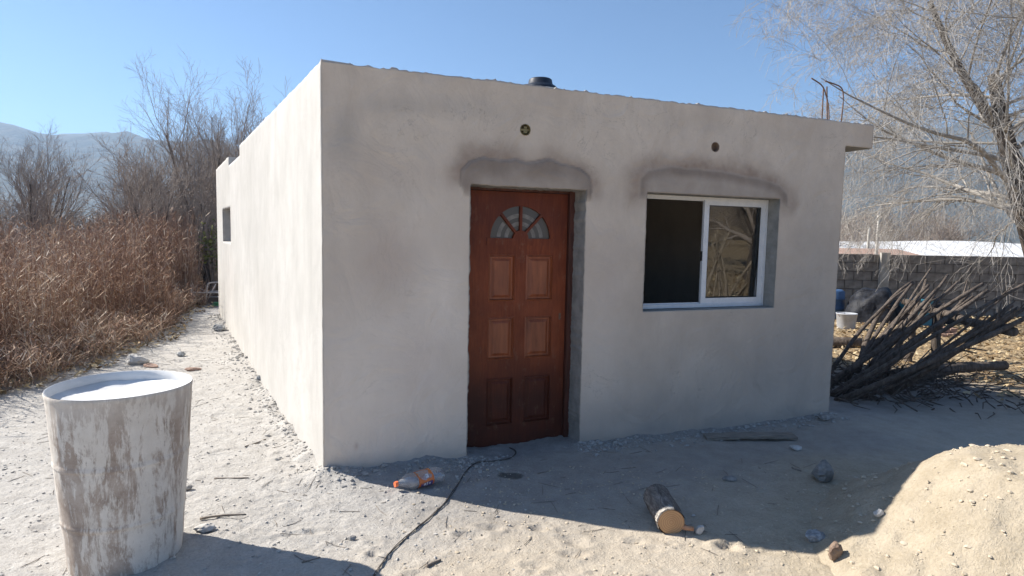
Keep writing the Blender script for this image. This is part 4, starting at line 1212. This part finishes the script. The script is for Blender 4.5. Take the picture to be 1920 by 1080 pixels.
# low trunks lying under the heap
rod('fallen_trunk', (3.75, 9.25, .06), (5.2, 9.0, .12), .10, .075, M_POLE, 'dark fallen trunk lying on the leaves behind the poles', 'log', None, .03, 9, 71)
rod('fallen_trunk', (4.3, 6.9, .05), (6.2, 7.6, .10), .09, .06, M_POLE, 'dark thick branch lying under the leaning poles', 'log', None, .03, 9, 72)
# flat slabs on the ground in front of the poles
def slab(p, size, rz, label):
    o = MB().box(-size[0], size[0], -size[1], size[1], 0, size[2]).build('concrete_slab', M_STONE_DARK); o.location = (p[0], p[1], surf(p[0], p[1]) - .01); o.rotation_euler = (.03, .02, rz)
    return tag(o, label, 'slab')
p = at(1655, 742); slab(p, (.28, .2, .06), .3, 'grey concrete slab on the ground below the poles')
# brushwood under the poles
bw = []
r_ = np.random.default_rng(77)
for q in range(420):
    x, y = 4.1 + r_.normal() * .75, 6.55 + r_.normal() * .45
    s_w, d_w, t_w, e_w = wall_dist(x, y)
    if s_w < FRONT_L + .35: continue
    a = r_.random() * 6.28; l = .12 + .3 * r_.random(); z = gh(x, y) + .02 + .16 * r_.random() ** 2
    P0 = np.array([x, y, z]); d = np.array([math.cos(a), math.sin(a), r_.normal() * .35]) * l
    bw.append((np.array([P0, P0 + d * .5 + r_.normal(size=3) * .02, P0 + d]), np.array([.007, .006, .003])))
tag(tubes(MB(), bw, 4).build('brushwood', M_POLE), 'tangle of broken twigs under the leaning poles', None, None, 'stuff')

# second stack of poles, standing like a tent (seen mirrored in the pane)
for i in range(16):
    a = i / 16 * 6.283 + pr_.uniform(-.1, .1); rb = pr_.uniform(.25, .42)
    c0 = np.array([7.7, 2.03, 0]) if i < 11 else np.array([8.0, 2.5, 0]); b0 = c0 + np.array([math.cos(a) * rb, math.sin(a) * rb, 0]); b0[2] = gh(b0[0], b0[1]) - .02
    tp = c0 + np.array([-math.cos(a) * .16, -math.sin(a) * .16, (1.2 if i < 11 else .85) + pr_.uniform(-.25, .25)])
    rr0 = pr_.uniform(.018, .032)
    rod('pole', b0, tp, rr0, rr0 * .6, M_POLE_LIT, 'sunlit pale pole in the tent-shaped stack reflected in the window pane', 'pole', 'poles in the tent-shaped stack', .015, 7, 400 + i)

# ------------------------------------------------------------------ garden wall and what stands before it
GW_Y, GW_X0, GW_X1, GW_H = 13.6, 5.6, 17.6, 1.36
gwall = thing('garden_wall', 'grey concrete block wall closing the yard on the right', 'wall', (GW_X0, GW_Y, 0))
MB().box(0, GW_X1 - GW_X0, .02, .13, -.2, GW_H - .02).build('mortar_core', M_JOINT, gwall)
bm_ = []
for vi in range(3):
    r_ = np.random.default_rng(50 + vi)
    V = np.array([(x, y, z) for z in (0, .183) for y in (0, .15) for x in (0, .385)], float)
    b = MB(); c_ = .006
    b.add([(c_, 0, c_), (.385 - c_, 0, c_), (.385 - c_, 0, .183 - c_), (c_, 0, .183 - c_), (0, c_, 0), (.385, c_, 0), (.385, c_, .183), (0, c_, .183), (0, .15, 0), (.385, .15, 0), (.385, .15, .183), (0, .15, .183)] + r_.normal(size=(12, 3)) * .003,
          np.array([(0, 1, 2, 3), (0, 4, 5, 1), (1, 5, 6, 2), (2, 6, 7, 3), (3, 7, 4, 0), (4, 8, 9, 5), (5, 9, 10, 6), (6, 10, 11, 7), (7, 11, 8, 4)]))
    o = b.build('block', M_BLOCK, gwall); bm_.append(o.data)
    bpy.data.objects.remove(o)
r_ = random.Random(8)
for row in range(7):
    x = -.2 if row % 2 else 0.0
    while x < GW_X1 - GW_X0 - .1:
        o = link('block', bm_[r_.randrange(3)], gwall); o.location = (x, r_.uniform(-.007, .004), .002 + row * .195 - .01); x += .398
for xp in (2.52, 6.2, 9.6): MB().box(xp, xp + .2, -.075, -.008, -.2, GW_H + .03).build('pilaster', M_POST, gwall)
MB().lathe([(0, 0), (.25, 0), (.27, .03), (.27, .26), (.285, .28), (.27, .30), (.27, .56), (.285, .58), (.27, .60), (.26, .80), (.20, .86), (0, .86)], 28)
def simple_thing(name, label, cat, loc, rz, mb_mat_parts):
    t = thing(name, label, cat, loc, rz)
    for nm, mb, mat, sm in mb_mat_parts: mb.build(nm, mat, t, sm)
    return t
p = GP(1588, 616)
bd = simple_thing('blue_barrel', 'blue plastic barrel lying against the block wall behind the white bucket', 'barrel', (6.55, 12.6, gh(6.55, 12.6)), .25,
    [('body', MB().lathe([(0, 0), (.27, 0), (.285, .03), (.285, .28), (.30, .30), (.285, .32), (.285, .6), (.30, .62), (.285, .64), (.28, .86), (.22, .92), (0, .92)], 28), M_BLUEDRUM, True), ('bung', MB().lathe([(.045, .90), (.045, .94), (0, .94)], 12, (.1, 0, 0)), M_TARP, False)])
bd.scale = (1, 1, .62)
wb = np.array([6.05, 11.0]); 
simple_thing('white_bucket', 'white bucket standing in front of the block wall by the house corner', 'bucket', (wb[0], wb[1], gh(*wb)), .2,
    [('body', MB().lathe([(0, 0), (.14, 0), (.145, .01), (.17, .27), (.178, .275), (.178, .29), (.165, .29), (.14, .02), (0, .02)], 28), M_BUCKET, True),
     ('handle', MB().tube([(.175 * math.cos(a), .175 * math.sin(a) * .3 - .12 * math.sin(a), .27 - .1 * math.sin(a)) for a in np.linspace(0, math.pi, 12)], .005, 6), M_REBAR, True)])
def lump(name, loc, size, mat, label, cat, seed):
    V, F = ICO[3]; V = V.copy()
    nz_ = fbm(V[:, 0] * 2.2 + 5, V[:, 1] * 2.2 + V[:, 2] * 1.7, seed, 4)
    V = V * (1 + .28 * nz_)[:, None] * np.array(size); V[:, 2] = np.maximum(V[:, 2], -.05)
    o = MB().add(V, F).build(name, mat, None, True); o.location = loc
    return tag(o, label, cat)
lump('plastic_sheet', (7.15, 12.0, gh(7.15, 12)), (.55, .45, .68), M_TARP, 'crumpled black plastic sheet over a pile before the block wall', 'plastic sheet', 31)
lump('plastic_sheet', (8.3, 12.3, gh(8.3, 12.3)), (.6, .4, .5), M_TARP, 'lower dark plastic sheet further right along the block wall', 'plastic sheet', 32)
simple_thing('teal_crate', 'teal plastic crate among the dark sheets by the block wall', 'crate', (7.75, 11.7, gh(7.75, 11.7)), .3,
    [('side', MB().box(-.22, .22, -.17, -.15, 0, .5), M_TEAL, False), ('side', MB().box(-.22, .22, .15, .17, 0, .5), M_TEAL, False), ('end', MB().box(-.22, -.2, -.149, .149, 0, .5), M_TEAL, False), ('end', MB().box(.2, .22, -.149, .149, 0, .5), M_TEAL, False), ('bottom', MB().box(-.199, .199, -.149, .149, .01, .03), M_TEAL, False)])
BG = 'loose bricks before the block wall'
for i in range(6):
    o = MB().box(-.12, .12, -.055, .055, 0, .06).build('brick', M_TERRACOTTA)
    x, y = 7.30 + .13 * (i % 3), 10.35 + .03 * i; o.location = (x, y, gh(x, y) + .061 * (i // 3)); o.rotation_euler = (0, 0, 1.4 + .15 * (i % 2))
    tag(o, 'orange brick in the small stack on the leaves before the wall', 'brick', BG)
rod('iron_bar', (6.1, 12.2, gh(6.1, 12.2)), (6.45, 13.5, 1.15), .02, .02, M_REBAR, 'dark bar leaning against the block wall above the barrel', 'bar', None, .01, 6, 5)
rod('stake', (5.15, 10.7, gh(5.15, 10.7)), (5.65, 11.0, 1.02), .02, .016, M_POST, 'pale stake leaning close to the right corner of the house', 'stake', None, .01, 6, 6)

# low building with a white sheet roof, and two posts behind the wall
fb = thing('low_shed', 'low building with a bright white sheet roof beyond the block wall', 'building', (20, 31, -1.3))
MB().box(-7.5, 9, 0, 6, -.2, 2.25).build('wall', M_OCHRE, fb)
rf_ = MB(); n = 90
xs_ = np.linspace(-8.0, 9.4, n)
ridge = 2.93 + .17 * np.exp(-((xs_ - 4.5) / 4.0) ** 2) - .0 * xs_
V = np.concatenate([np.stack([xs_, np.full(n, -.3), 2.28 + .02 * np.cos(xs_ * 40)], -1), np.stack([xs_, np.full(n, 3.0), ridge], -1), np.stack([xs_, np.full(n, 6.4), 2.28 + 0 * xs_], -1)])
i = np.arange(n - 1); rf_.add(V, [np.stack([i, i + 1, i + n + 1, i + n], -1), np.stack([i + n, i + n + 1, i + 2 * n + 1, i + 2 * n], -1)])
rf_.build('sheet_roof', M_SHEETROOF, fb)
MB().box(-5.5, -4.6, -.03, -.004, .2, 1.2).build('window', M_FANGLASS, fb)
ob = thing('brick_outbuilding', 'small ochre brick outbuilding between the block wall and the white roof', 'building', (15.4, 24.5, -1.2))
MB().box(-2.6, 1.6, 0, 3, -.2, 2.05).build('wall', M_OCHRE, ob)
m = MB(); m.add([(-2.8, -.2, 2.06), (1.9, -.2, 2.06), (1.9, 3.2, 2.5), (-2.8, 3.2, 2.5), (-2.8, -.2, 2.10), (1.9, -.2, 2.10), (1.9, 3.2, 2.54), (-2.8, 3.2, 2.54)], np.array([(0, 3, 2, 1), (4, 5, 6, 7), (0, 1, 5, 4), (1, 2, 6, 5), (2, 3, 7, 6), (3, 0, 4, 7)])); m.build('roof', M_TERRACOTTA, ob)
rod('utility_post', (15.2, 25.7, -1.5), (15.2, 25.7, 2.75), .07, .055, M_POST, 'tall thin pale post behind the block wall', 'post', None, 0, 8, 1)
rod('utility_post', (17.2, 29.8, -1.5), (17.2, 29.8, 2.35), .07, .06, M_POST, 'shorter pale post further back by the white roof', 'post', None, 0, 8, 2)

# ------------------------------------------------------------------ white tube frame and green hose by the weeds
bf = thing('bed_frame', 'white tubular metal frame leaning in the weeds past the far corner', 'bed frame', (-6.35, 12.55, gh(-6.35, 12.55) - .04), .15)
def arch(x0, x1, h, y):
    return smooth_path(np.array([(x0, y, 0), (x0 + .03, y, h * .85), (x0 + .08, y, h), (x1 - .08, y, h * 1.02), (x1 - .03, y, h * .85), (x1, y, 0)], float), 6, 1)
MB().tube(arch(0, 1.0, .46, .15), .016, 8).build('headboard', M_WHITETUBE, bf, True)
MB().tube(arch(-.26, .55, .28, -.25), .016, 8).build('footboard', M_WHITETUBE, bf, True)
for z in (.27, .15): MB().tube([(.02, .15, z), (.95, .15, z + .02)], .012, 8).build('rail', M_WHITETUBE, bf, True)
MB().tube([(.0, .15, .03), (.2, .15, .42)], .012, 8).build('stay', M_WHITETUBE, bf, True)
hs = [( .16 * math.cos(a) * (1 - .02 * a), .10 * math.sin(a), .015 + .012 * a / 3) for a in np.linspace(0, 18, 60)]
ho = MB().tube(hs, .011, 6).build('hose', M_GREENPL, None, True); ho.location = (-5.75, 12.0, gh(-5.75, 12.0)); tag(ho, 'coil of green hose on the ground by the white tube frame', 'hose')

# ------------------------------------------------------------------ trees
def grow(rg, p, d, L, r, lvl, cfg, out):
    n = cfg['n'][lvl]; step = L / n
    pts = [p]; dirs = [d]
    wob, tr = cfg['wob'][lvl], cfg['trop'][lvl]
    for i in range(n):
        d = (d[0] + rg.gauss(0, wob), d[1] + rg.gauss(0, wob), d[2] + rg.gauss(0, wob) + tr)
        m = math.sqrt(d[0] ** 2 + d[1] ** 2 + d[2] ** 2); d = (d[0] / m, d[1] / m, d[2] / m)
        p = (p[0] + d[0] * step, p[1] + d[1] * step, p[2] + d[2] * step)
        pts.append(p); dirs.append(d)
    tp = cfg['taper'][lvl]
    out[lvl].append((pts, [max(cfg['rmin'], r * (1 - (1 - tp) * i / n)) for i in range(n + 1)]))
    if lvl + 1 >= len(cfg['n']): return
    k = cfg['kids'][lvl]; k = max(1, int(round(k * rg.uniform(.75, 1.25))))
    t0 = cfg['t0'][lvl]
    for j in range(k):
        t = t0 + (1 - t0) * (j + rg.random()) / k
        f = t * n; i = min(n - 1, int(f)); f -= i
        a, b = pts[i], pts[i + 1]
        q = (a[0] + (b[0] - a[0]) * f, a[1] + (b[1] - a[1]) * f, a[2] + (b[2] - a[2]) * f)
        dd = Vector(dirs[i + 1]); ang = R(rg.uniform(*cfg['ang'][lvl]))
        ax = dd.orthogonal().normalized(); ax.rotate(Matrix.Rotation(rg.uniform(0, 6.283), 3, dd))
        nd = dd.copy(); nd.rotate(Matrix.Rotation(ang, 3, ax))
        rl = r * (1 - (1 - tp) * t)
        grow(rg, q, tuple(nd), L * cfg['len'][lvl] * rg.uniform(.7, 1.2) * (1.1 - .45 * t), max(cfg['rmin'], rl * cfg['rr'][lvl]), lvl + 1, cfg, out)

def tree(name, label, cat, loc, seed, cfg, stems, mats, group=None, rz=0):
    rg = random.Random(seed)
    t = thing(name, label, cat, loc, rz, group)
    out = [[] for _ in cfg['n']]
    for (p, d, L, r) in stems:
        grow(rg, p, tuple(Vector(d).normalized()), L, r, 0, cfg, out)
    m = MB(); tubes(m, out[0], 8); m.build('trunk', mats[0], t, True)
    m = MB()
    for l in range(1, len(out)):
        if out[l]: tubes(m, out[l], 6 if l == 1 else (4 if l == 2 else 3))
    m.build('crown', mats[1], t, True)
    return t

# tall slender bare trees on the left
CF_L = dict(n=[9, 7, 6, 5], wob=[.07, .10, .13, .17], trop=[.03, .10, .08, .05], taper=[.25, .25, .3, .4], rmin=.0026,
            kids=[12, 9, 7], t0=[.18, .12, .15], ang=[(18, 42), (18, 45), (20, 55)], len=[.60, .52, .48], rr=[.55, .55, .6])
def multi(seed, n, L, spread, r):
    rg = random.Random(seed); s = []
    for i in range(n):
        a = i / n * 6.283 + rg.uniform(-.5, .5); k = rg.uniform(.3, 1) * spread
        s.append(((math.cos(a) * .12, math.sin(a) * .12, -.2), (math.cos(a) * k, math.sin(a) * k, 1), L * rg.uniform(.75, 1.05), r * rg.uniform(.7, 1.1)))
    return s
TG = 'bare trees behind the weeds'
def GD(px, Y): return ((px - 960) / F_PX * Y * 1.0, Y)
tr_a = tree('bare_tree', 'tallest bare tree, its thin crown rising right beside the white side wall', 'tree', (-8.15, 17.0, 0), 1, CF_L, multi(1, 4, 4.5, .24, .075), (M_BARK, M_TWIG), TG)
tr_b = tree('bare_tree', 'bare tree with forked dark trunk in the middle of the weeds', 'tree', (-8.6, 15.2, 0), 2, CF_L, multi(2, 3, 3.1, .28, .075), (M_BARK, M_TWIG), TG)
tr_c = tree('bare_tree', 'slim bare tree with upright stem at the left of the weeds', 'tree', (-8.75, 14.2, 0), 3, CF_L, multi(3, 2, 2.9, .2, .065), (M_BARK, M_TWIG), TG)
dup(tr_b, (-10.2, 17.6, 0), 2.1, 1.08, 'bare tree standing further back behind the slim one')
dup(tr_a, (-10.0, 21.5, 0), 1.3, .92, 'bare tree furthest back of the group, seen through the others')
dup(tr_c, (-7.15, 14.8, 0), .8, .92, 'small bare tree close to the far corner of the house')
dup(tr_c, (-10.9, 14.0, 0), 4.0, .95, 'bare tree left of the slim one, with drooping side twigs')
dup(tr_b, (-14.6, 18.5, 0), 3.0, 1.05, 'bare tree at the far left, half outside the weeds')
dup(tr_a, (-16.5, 21.5, 0), 5.0, .85, 'bare tree behind the one at the far left')
dup(tr_c, (-9.5, 16.4, 0), 2.2, 1.0, 'thin bare sapling between the forked tree and the slim one')
dup(tr_a, (-8.9, 19.6, 0), 2.9, .9, 'bare tree behind the tallest one, near the white wall')
dup(tr_b, (-11.6, 19.4, 0), .6, 1.0, 'bare tree at the back left, in front of the hill')
dup(tr_c, (-8.0, 16.0, 0), 5.1, 1.02, 'thin bare sapling in front of the tallest tree')
dup(tr_a, (-12.2, 22.5, 0), 4.1, .9, 'bare tree at the back left, seen against the hill')
# dense low thicket between the trees
CF_T = dict(n=[6, 5, 5, 4], wob=[.13, .16, .2, .24], trop=[.02, .04, .03, .02], taper=[.3, .3, .35, .4], rmin=.0045,
            kids=[10, 9, 7], t0=[.1, .1, .1], ang=[(20, 60), (25, 65), (25, 70)], len=[.62, .55, .5], rr=[.6, .6, .65])
th0 = tree('thicket_shrub', 'dense grey bare shrub in the thicket behind the weeds', 'shrub', (-8.0, 17.5, 0), 8, CF_T, multi(8, 6, 2.0, .55, .035), (M_TWIG_DARK, M_TWIG_DARK), 'shrubs of the grey thicket')
rg = random.Random(4)
for i, (x, y) in enumerate([(-9.8, 19.8), (-11.6, 19.6), (-7.4, 19.6), (-9.2, 22), (-13.4, 20.2), (-11.8, 22), (-8.1, 24), (-14.8, 22.5), (-10.6, 25.5), (-13.4, 25.0), (-17, 23), (-8.6, 27)]):
    dup(th0, (x, y, 0), rg.uniform(0, 6.28), (rg.uniform(1.0, 1.3), rg.uniform(1.0, 1.3), rg.uniform(.95, 1.25)))

# drooping pale tree at the right
CF_W = dict(n=[7, 9, 9, 9, 7], wob=[.06, .10, .12, .13, .16], trop=[.02, .005, -.045, -.085, -.10], taper=[.35, .12, .12, .18, .35], rmin=.0020,
            kids=[15, 11, 9, 7], t0=[.35, .15, .12, .1], ang=[(35, 70), (25, 60), (25, 65), (25, 70)], len=[.95, .58, .52, .50], rr=[.30, .45, .5, .55])
tree('drooping_tree', 'big pale bare tree with drooping whitish twigs reaching over the right end of the roof', 'tree', (8.9, 9.9, 0), 12, CF_W,
     [((0, 0, -.2), (-.10, 0, 1), 4.8, .24), ((.0, .1, 1.8), (-.72, .05, 1.25), 4.4, .11), ((0, -.1, 1.6), (-.5, -.5, 1.2), 4.2, .11)], (M_BARK, M_TWIG_PALE))
# dark-trunked tree in the side yard (mirrored in the pane)
CF_Y = dict(n=[6, 7, 6, 6], wob=[.07, .11, .14, .17], trop=[.03, .0, -.02, -.03], taper=[.6, .35, .35, .4], rmin=.006,
            kids=[5, 7, 6], t0=[.55, .3, .2], ang=[(30, 60), (25, 60), (25, 65)], len=[1.0, .6, .55], rr=[.6, .55, .55])
tree('yard_tree', 'thick dark-trunked tree in the side yard, mirrored in the window pane', 'tree', (12.3, .45, 0), 13, CF_Y, [((0, 0, -.2), (.05, 0, 1), 1.7, .21), ((.02, 0, 1.3), (-.4, .5, 1), 2.2, .13), ((.02, 0, 1.3), (.35, -.6, 1), 2.4, .13)], (M_POLE, M_TWIG))
for i, (x, y, s_) in enumerate([(24, -4.5, 1.6), (27, -2.2, 1.9), (22, -7, 1.5), (30, -7.5, 2.0), (26, 1.5, 1.7)]):
    dup(th0, (x, y, -.2), i * 1.3, s_, 'dense bare shrub far off in the side yard, only mirrored in the pane')
# trees beyond the garden wall
ft0 = tree('far_tree', 'grey-brown bare tree beyond the block wall, nearest the right corner of the house', 'tree', (17.5, 33, -1.3), 15, CF_T, multi(9, 5, 3.2, .5, .06), (M_TWIG, M_TWIG), 'bare trees beyond the block wall')
for i, (x, y, s_, lb_) in enumerate([(25, 41, 1.55, 'largest bare tree beyond the white roof'), (20.5, 38, 1.25, 'bare tree standing right behind the white roof'), (31, 44, 1.5, 'bare tree at the far right beyond the wall'),
                                (28, 58, 1.7, 'distant bare tree between two nearer ones beyond the wall'), (36, 52, 1.6, 'distant bare tree furthest to the right'), (38, 70, 1.9, 'faint bare tree far off under the hill')]):
    dup(ft0, (x, y, -1.3), 1.1 * i, s_, lb_)

# ------------------------------------------------------------------ dry weeds on the left (stuff)
def weeds(name, n, seed, hmin, hmax, mat, label, region, r0=.0034, twigs=6, lean=.30):
    r_ = np.random.default_rng(seed)
    x, y = region(r_, n); n = len(x)
    z = ground_h(x, y, False) - .02
    hh = hmin + (hmax - hmin) * r_.random(n) ** 1.2
    a = r_.random(n) * 6.283; ln = lean * r_.random(n) ** 1.5
    NP = 5; t = np.linspace(0, 1, NP)
    P = np.stack([x[:, None] + np.cos(a)[:, None] * (ln * hh)[:, None] * t ** 1.8, y[:, None] + np.sin(a)[:, None] * (ln * hh)[:, None] * t ** 1.8, z[:, None] + hh[:, None] * t * (1 - .15 * ln[:, None] * t)], -1)
    P[:, 1:, :2] += r_.normal(size=(n, NP - 1, 2)) * .018
    tone = np.clip(r_.normal(.45, .27, n) + .5 * (vnoise(x * 1.1, y * 1.1, 5) - .5), 0, 1)
    rr_ = (r0 * (.6 + .8 * r_.random(n)))[:, None] * np.linspace(1, .4, NP)
    V = _rings(P, rr_, 3)
    m = MB()
    o = (np.arange(n) * NP * 3)[:, None, None]; i = (np.arange(NP - 1) * 3)[None, :, None]; k = np.arange(3)[None, None, :]; kk = (k + 1) % 3
    b = o + i
    m.add(V.reshape(-1, 3), np.stack([b + k, b + kk, b + 3 + kk, b + 3 + k], -1).reshape(-1, 4))
    tones = [np.repeat(tone, NP * 3)]
    # side twigs / seed leaves: single slim blades
    nt = n * twigs
    src = np.repeat(np.arange(n), twigs); f = .25 + .75 * r_.random(nt)
    idx = np.clip((f * (NP - 1)).astype(int), 0, NP - 2); fr_ = (f * (NP - 1) - idx)[:, None]
    q = P[src, idx] * (1 - fr_) + P[src, idx + 1] * fr_
    a2 = r_.random(nt) * 6.283; l2 = (.05 + .16 * r_.random(nt)) * (1.2 - .5 * f)
    up = .2 + .9 * r_.random(nt)
    lg = r_.random(nt) < .07
    l2 = np.where(lg, l2 * 2.4, l2); up = np.where(lg, -.1 + .4 * r_.random(nt), up)
    d = np.stack([np.cos(a2) * l2, np.sin(a2) * l2, up * l2], -1)
    w_ = np.stack([-np.sin(a2), np.cos(a2), 0 * a2], -1) * (.0028 + .0045 * r_.random(nt))[:, None]
    V2 = np.stack([q - w_ * .6, q + w_ * .6, q + d * .6 + w_, q + d, q + d * .6 - w_], 1)
    F2 = (np.arange(nt) * 5)[:, None] + np.array([0, 1, 2, 3, 4])[None]
    m.add(V2.reshape(-1, 3), F2)
    tones.append(np.repeat(np.clip(tone[src] + r_.normal(0, .12, nt), 0, 1), 5))
    m.attrs['tone'] = np.concatenate(tones)
    return tag(m.build(name, mat), label, None, None, 'stuff')
def reg_weeds(r_, n):
    x = r_.uniform(-13.5, -4.2, n * 4); y = r_.uniform(5.0, 17.5, n * 4)
    s, d, t, e = wall_dist(x, y)
    edge = weed_edge(t) + .25 + .5 * sstep(7, 5, t) + .35 * fbm(x * .7, y * .7, 121, 3)
    k = (e > edge) & (r_.random(n * 4) < np.where(e < edge + 2.2, 1, .5) * (.25 + .95 * vnoise(x * 1.3, y * 1.3, 77)))
    return x[k][:n], y[k][:n]
weeds('dry_weeds', 9000, 31, .6, 1.7, M_WEED, 'tall red-brown dry weeds along the left of the path', reg_weeds)
def reg_back(r_, n):
    x = r_.uniform(-9, -5.3, n * 4); y = r_.uniform(12.3, 17.5, n * 4)
    s, d, t, e = wall_dist(x, y); k = (e > .25) & (e < 3.2) & (t > 9.2)
    return x[k][:n], y[k][:n]
weeds('tall_dry_weeds', 2600, 35, .9, 2.0, M_WEED, 'dry weeds closing the path behind the far corner of the house', reg_back)
def reg_low(r_, n):
    x = r_.uniform(-8, -3.6, n * 3); y = r_.uniform(5.0, 13.5, n * 3)
    s, d, t, e = wall_dist(x, y); edge = weed_edge(t) - .15 + .4 * fbm(x * .9, y * .9, 122, 3)
    k = (e > edge) & (e < edge + 1.6)
    return x[k][:n], y[k][:n]
weeds('dry_undergrowth', 3800, 32, .10, .50, M_WEED, 'low tangled dry undergrowth at the edge of the path', reg_low, .003, 5, .9)
# fallen leaves
def leaves(name, n, seed, region, mat, label, size=.05):
    r_ = np.random.default_rng(seed); x, y = region(r_, n); n = len(x)
    z = ground_h(x, y, False) + .012 + .02 * r_.random(n)
    a = r_.random(n) * 6.283; s = size * (.5 + r_.random(n)); tl = r_.normal(0, .35, (n, 2))
    ux = np.stack([np.cos(a), np.sin(a), tl[:, 0]], -1) * s[:, None]; vy = np.stack([-np.sin(a), np.cos(a), tl[:, 1]], -1) * (s * .55)[:, None]
    c_ = np.stack([x, y, z], -1)
    V = np.stack([c_ - ux, c_ + vy, c_ + ux + np.array([0, 0, .01]), c_ - vy], 1).reshape(-1, 3)
    m = MB().add(V, np.arange(n * 4).reshape(-1, 4)); m.attrs['tone'] = np.repeat(r_.random(n), 4)
    return tag(m.build(name, mat), label, None, None, 'stuff')
def reg_yard(r_, n):
    x = r_.uniform(2.4, 13, n); y = r_.uniform(6.0, 13.4, n); s, d, t, e = wall_dist(x, y); k = (s > FRONT_L + .3) & (y + .3 * x > 8.6); return x[k], y[k]
leaves('fallen_leaves', 18000, 41, reg_yard, M_LEAF, 'yellow-brown fallen leaves covering the side yard', .03)
def reg_yard2(r_, n):
    x = r_.uniform(4.9, 14, n); y = r_.uniform(-3, 6.5, n); return x, y
leaves('leaf_litter', 4000, 42, reg_yard2, M_LEAF, 'dry leaves on the ground right of the sand heap')
def reg_l(r_, n):
    x = r_.uniform(-7.5, -3.8, n); y = r_.uniform(5.5, 12.5, n); s, d, t, e = wall_dist(x, y); edge = weed_edge(t) - .4 + .5 * fbm(x * .9, y * .9, 122, 3); k = (e > edge) & (e < edge + 1.8) ; return x[k], y[k]
leaves('weed_litter', 5000, 43, reg_l, M_LEAF, 'dry leaf litter at the edge of the weeds', .035)
# a little green left in the thicket beside the house corner
r_ = np.random.default_rng(9); gs = thing('green_shrub', 'small olive-green leafy shrub in the weeds by the far corner', 'shrub', (-6.95, 14.2, 0))
st = []
lv = []
for q in range(16):
    a = r_.random() * 6.28; k = .1 + .3 * r_.random(); L = 1.3 + .8 * r_.random()
    P = np.array([(math.cos(a) * k * t * L * .6, math.sin(a) * k * t * L * .6, t * L) for t in np.linspace(0, 1, 5)]); st.append((P, np.linspace(.008, .003, 5)))
    for w_ in range(16): lv.append(P[2] + (P[4] - P[2]) * r_.random() + r_.normal(size=3) * .07)
tubes(MB(), st, 4).build('stem', M_TWIG, gs); lv = np.array(lv); n = len(lv)
d1, d2 = r_.normal(size=(n, 3)) * .03, r_.normal(size=(n, 3)) * .018
m = MB().add(np.stack([lv - d1, lv + d2, lv + d1, lv - d2], 1).reshape(-1, 3), np.arange(n * 4).reshape(-1, 4)); m.attrs['tone'] = np.repeat(r_.random(n), 4); m.build('foliage', M_GREENLEAF, gs)

# ------------------------------------------------------------------ haze
HZ = True
if HZ:
    hm = bpy.data.materials.new('haze'); hm.use_nodes = True; nt = hm.node_tree; nt.nodes.remove(nt.nodes['Principled BSDF'])
    pv = nt.nodes.new('ShaderNodeVolumePrincipled'); pv.inputs['Color'].default_value = (.42, .66, 1.0, 1); pv.inputs['Density'].default_value = .00048
    pv.inputs['Anisotropy'].default_value = .2
    nt.links.new(pv.outputs[0], nt.nodes['Material Output'].inputs['Volume'])
    S_ = 2850
    hb = MB().box(-S_, S_, -S_, S_, float(hz.min()) - 4, float(hz.max()) + 4).build('haze', hm); tag(hb, None, None, None, 'stuff')
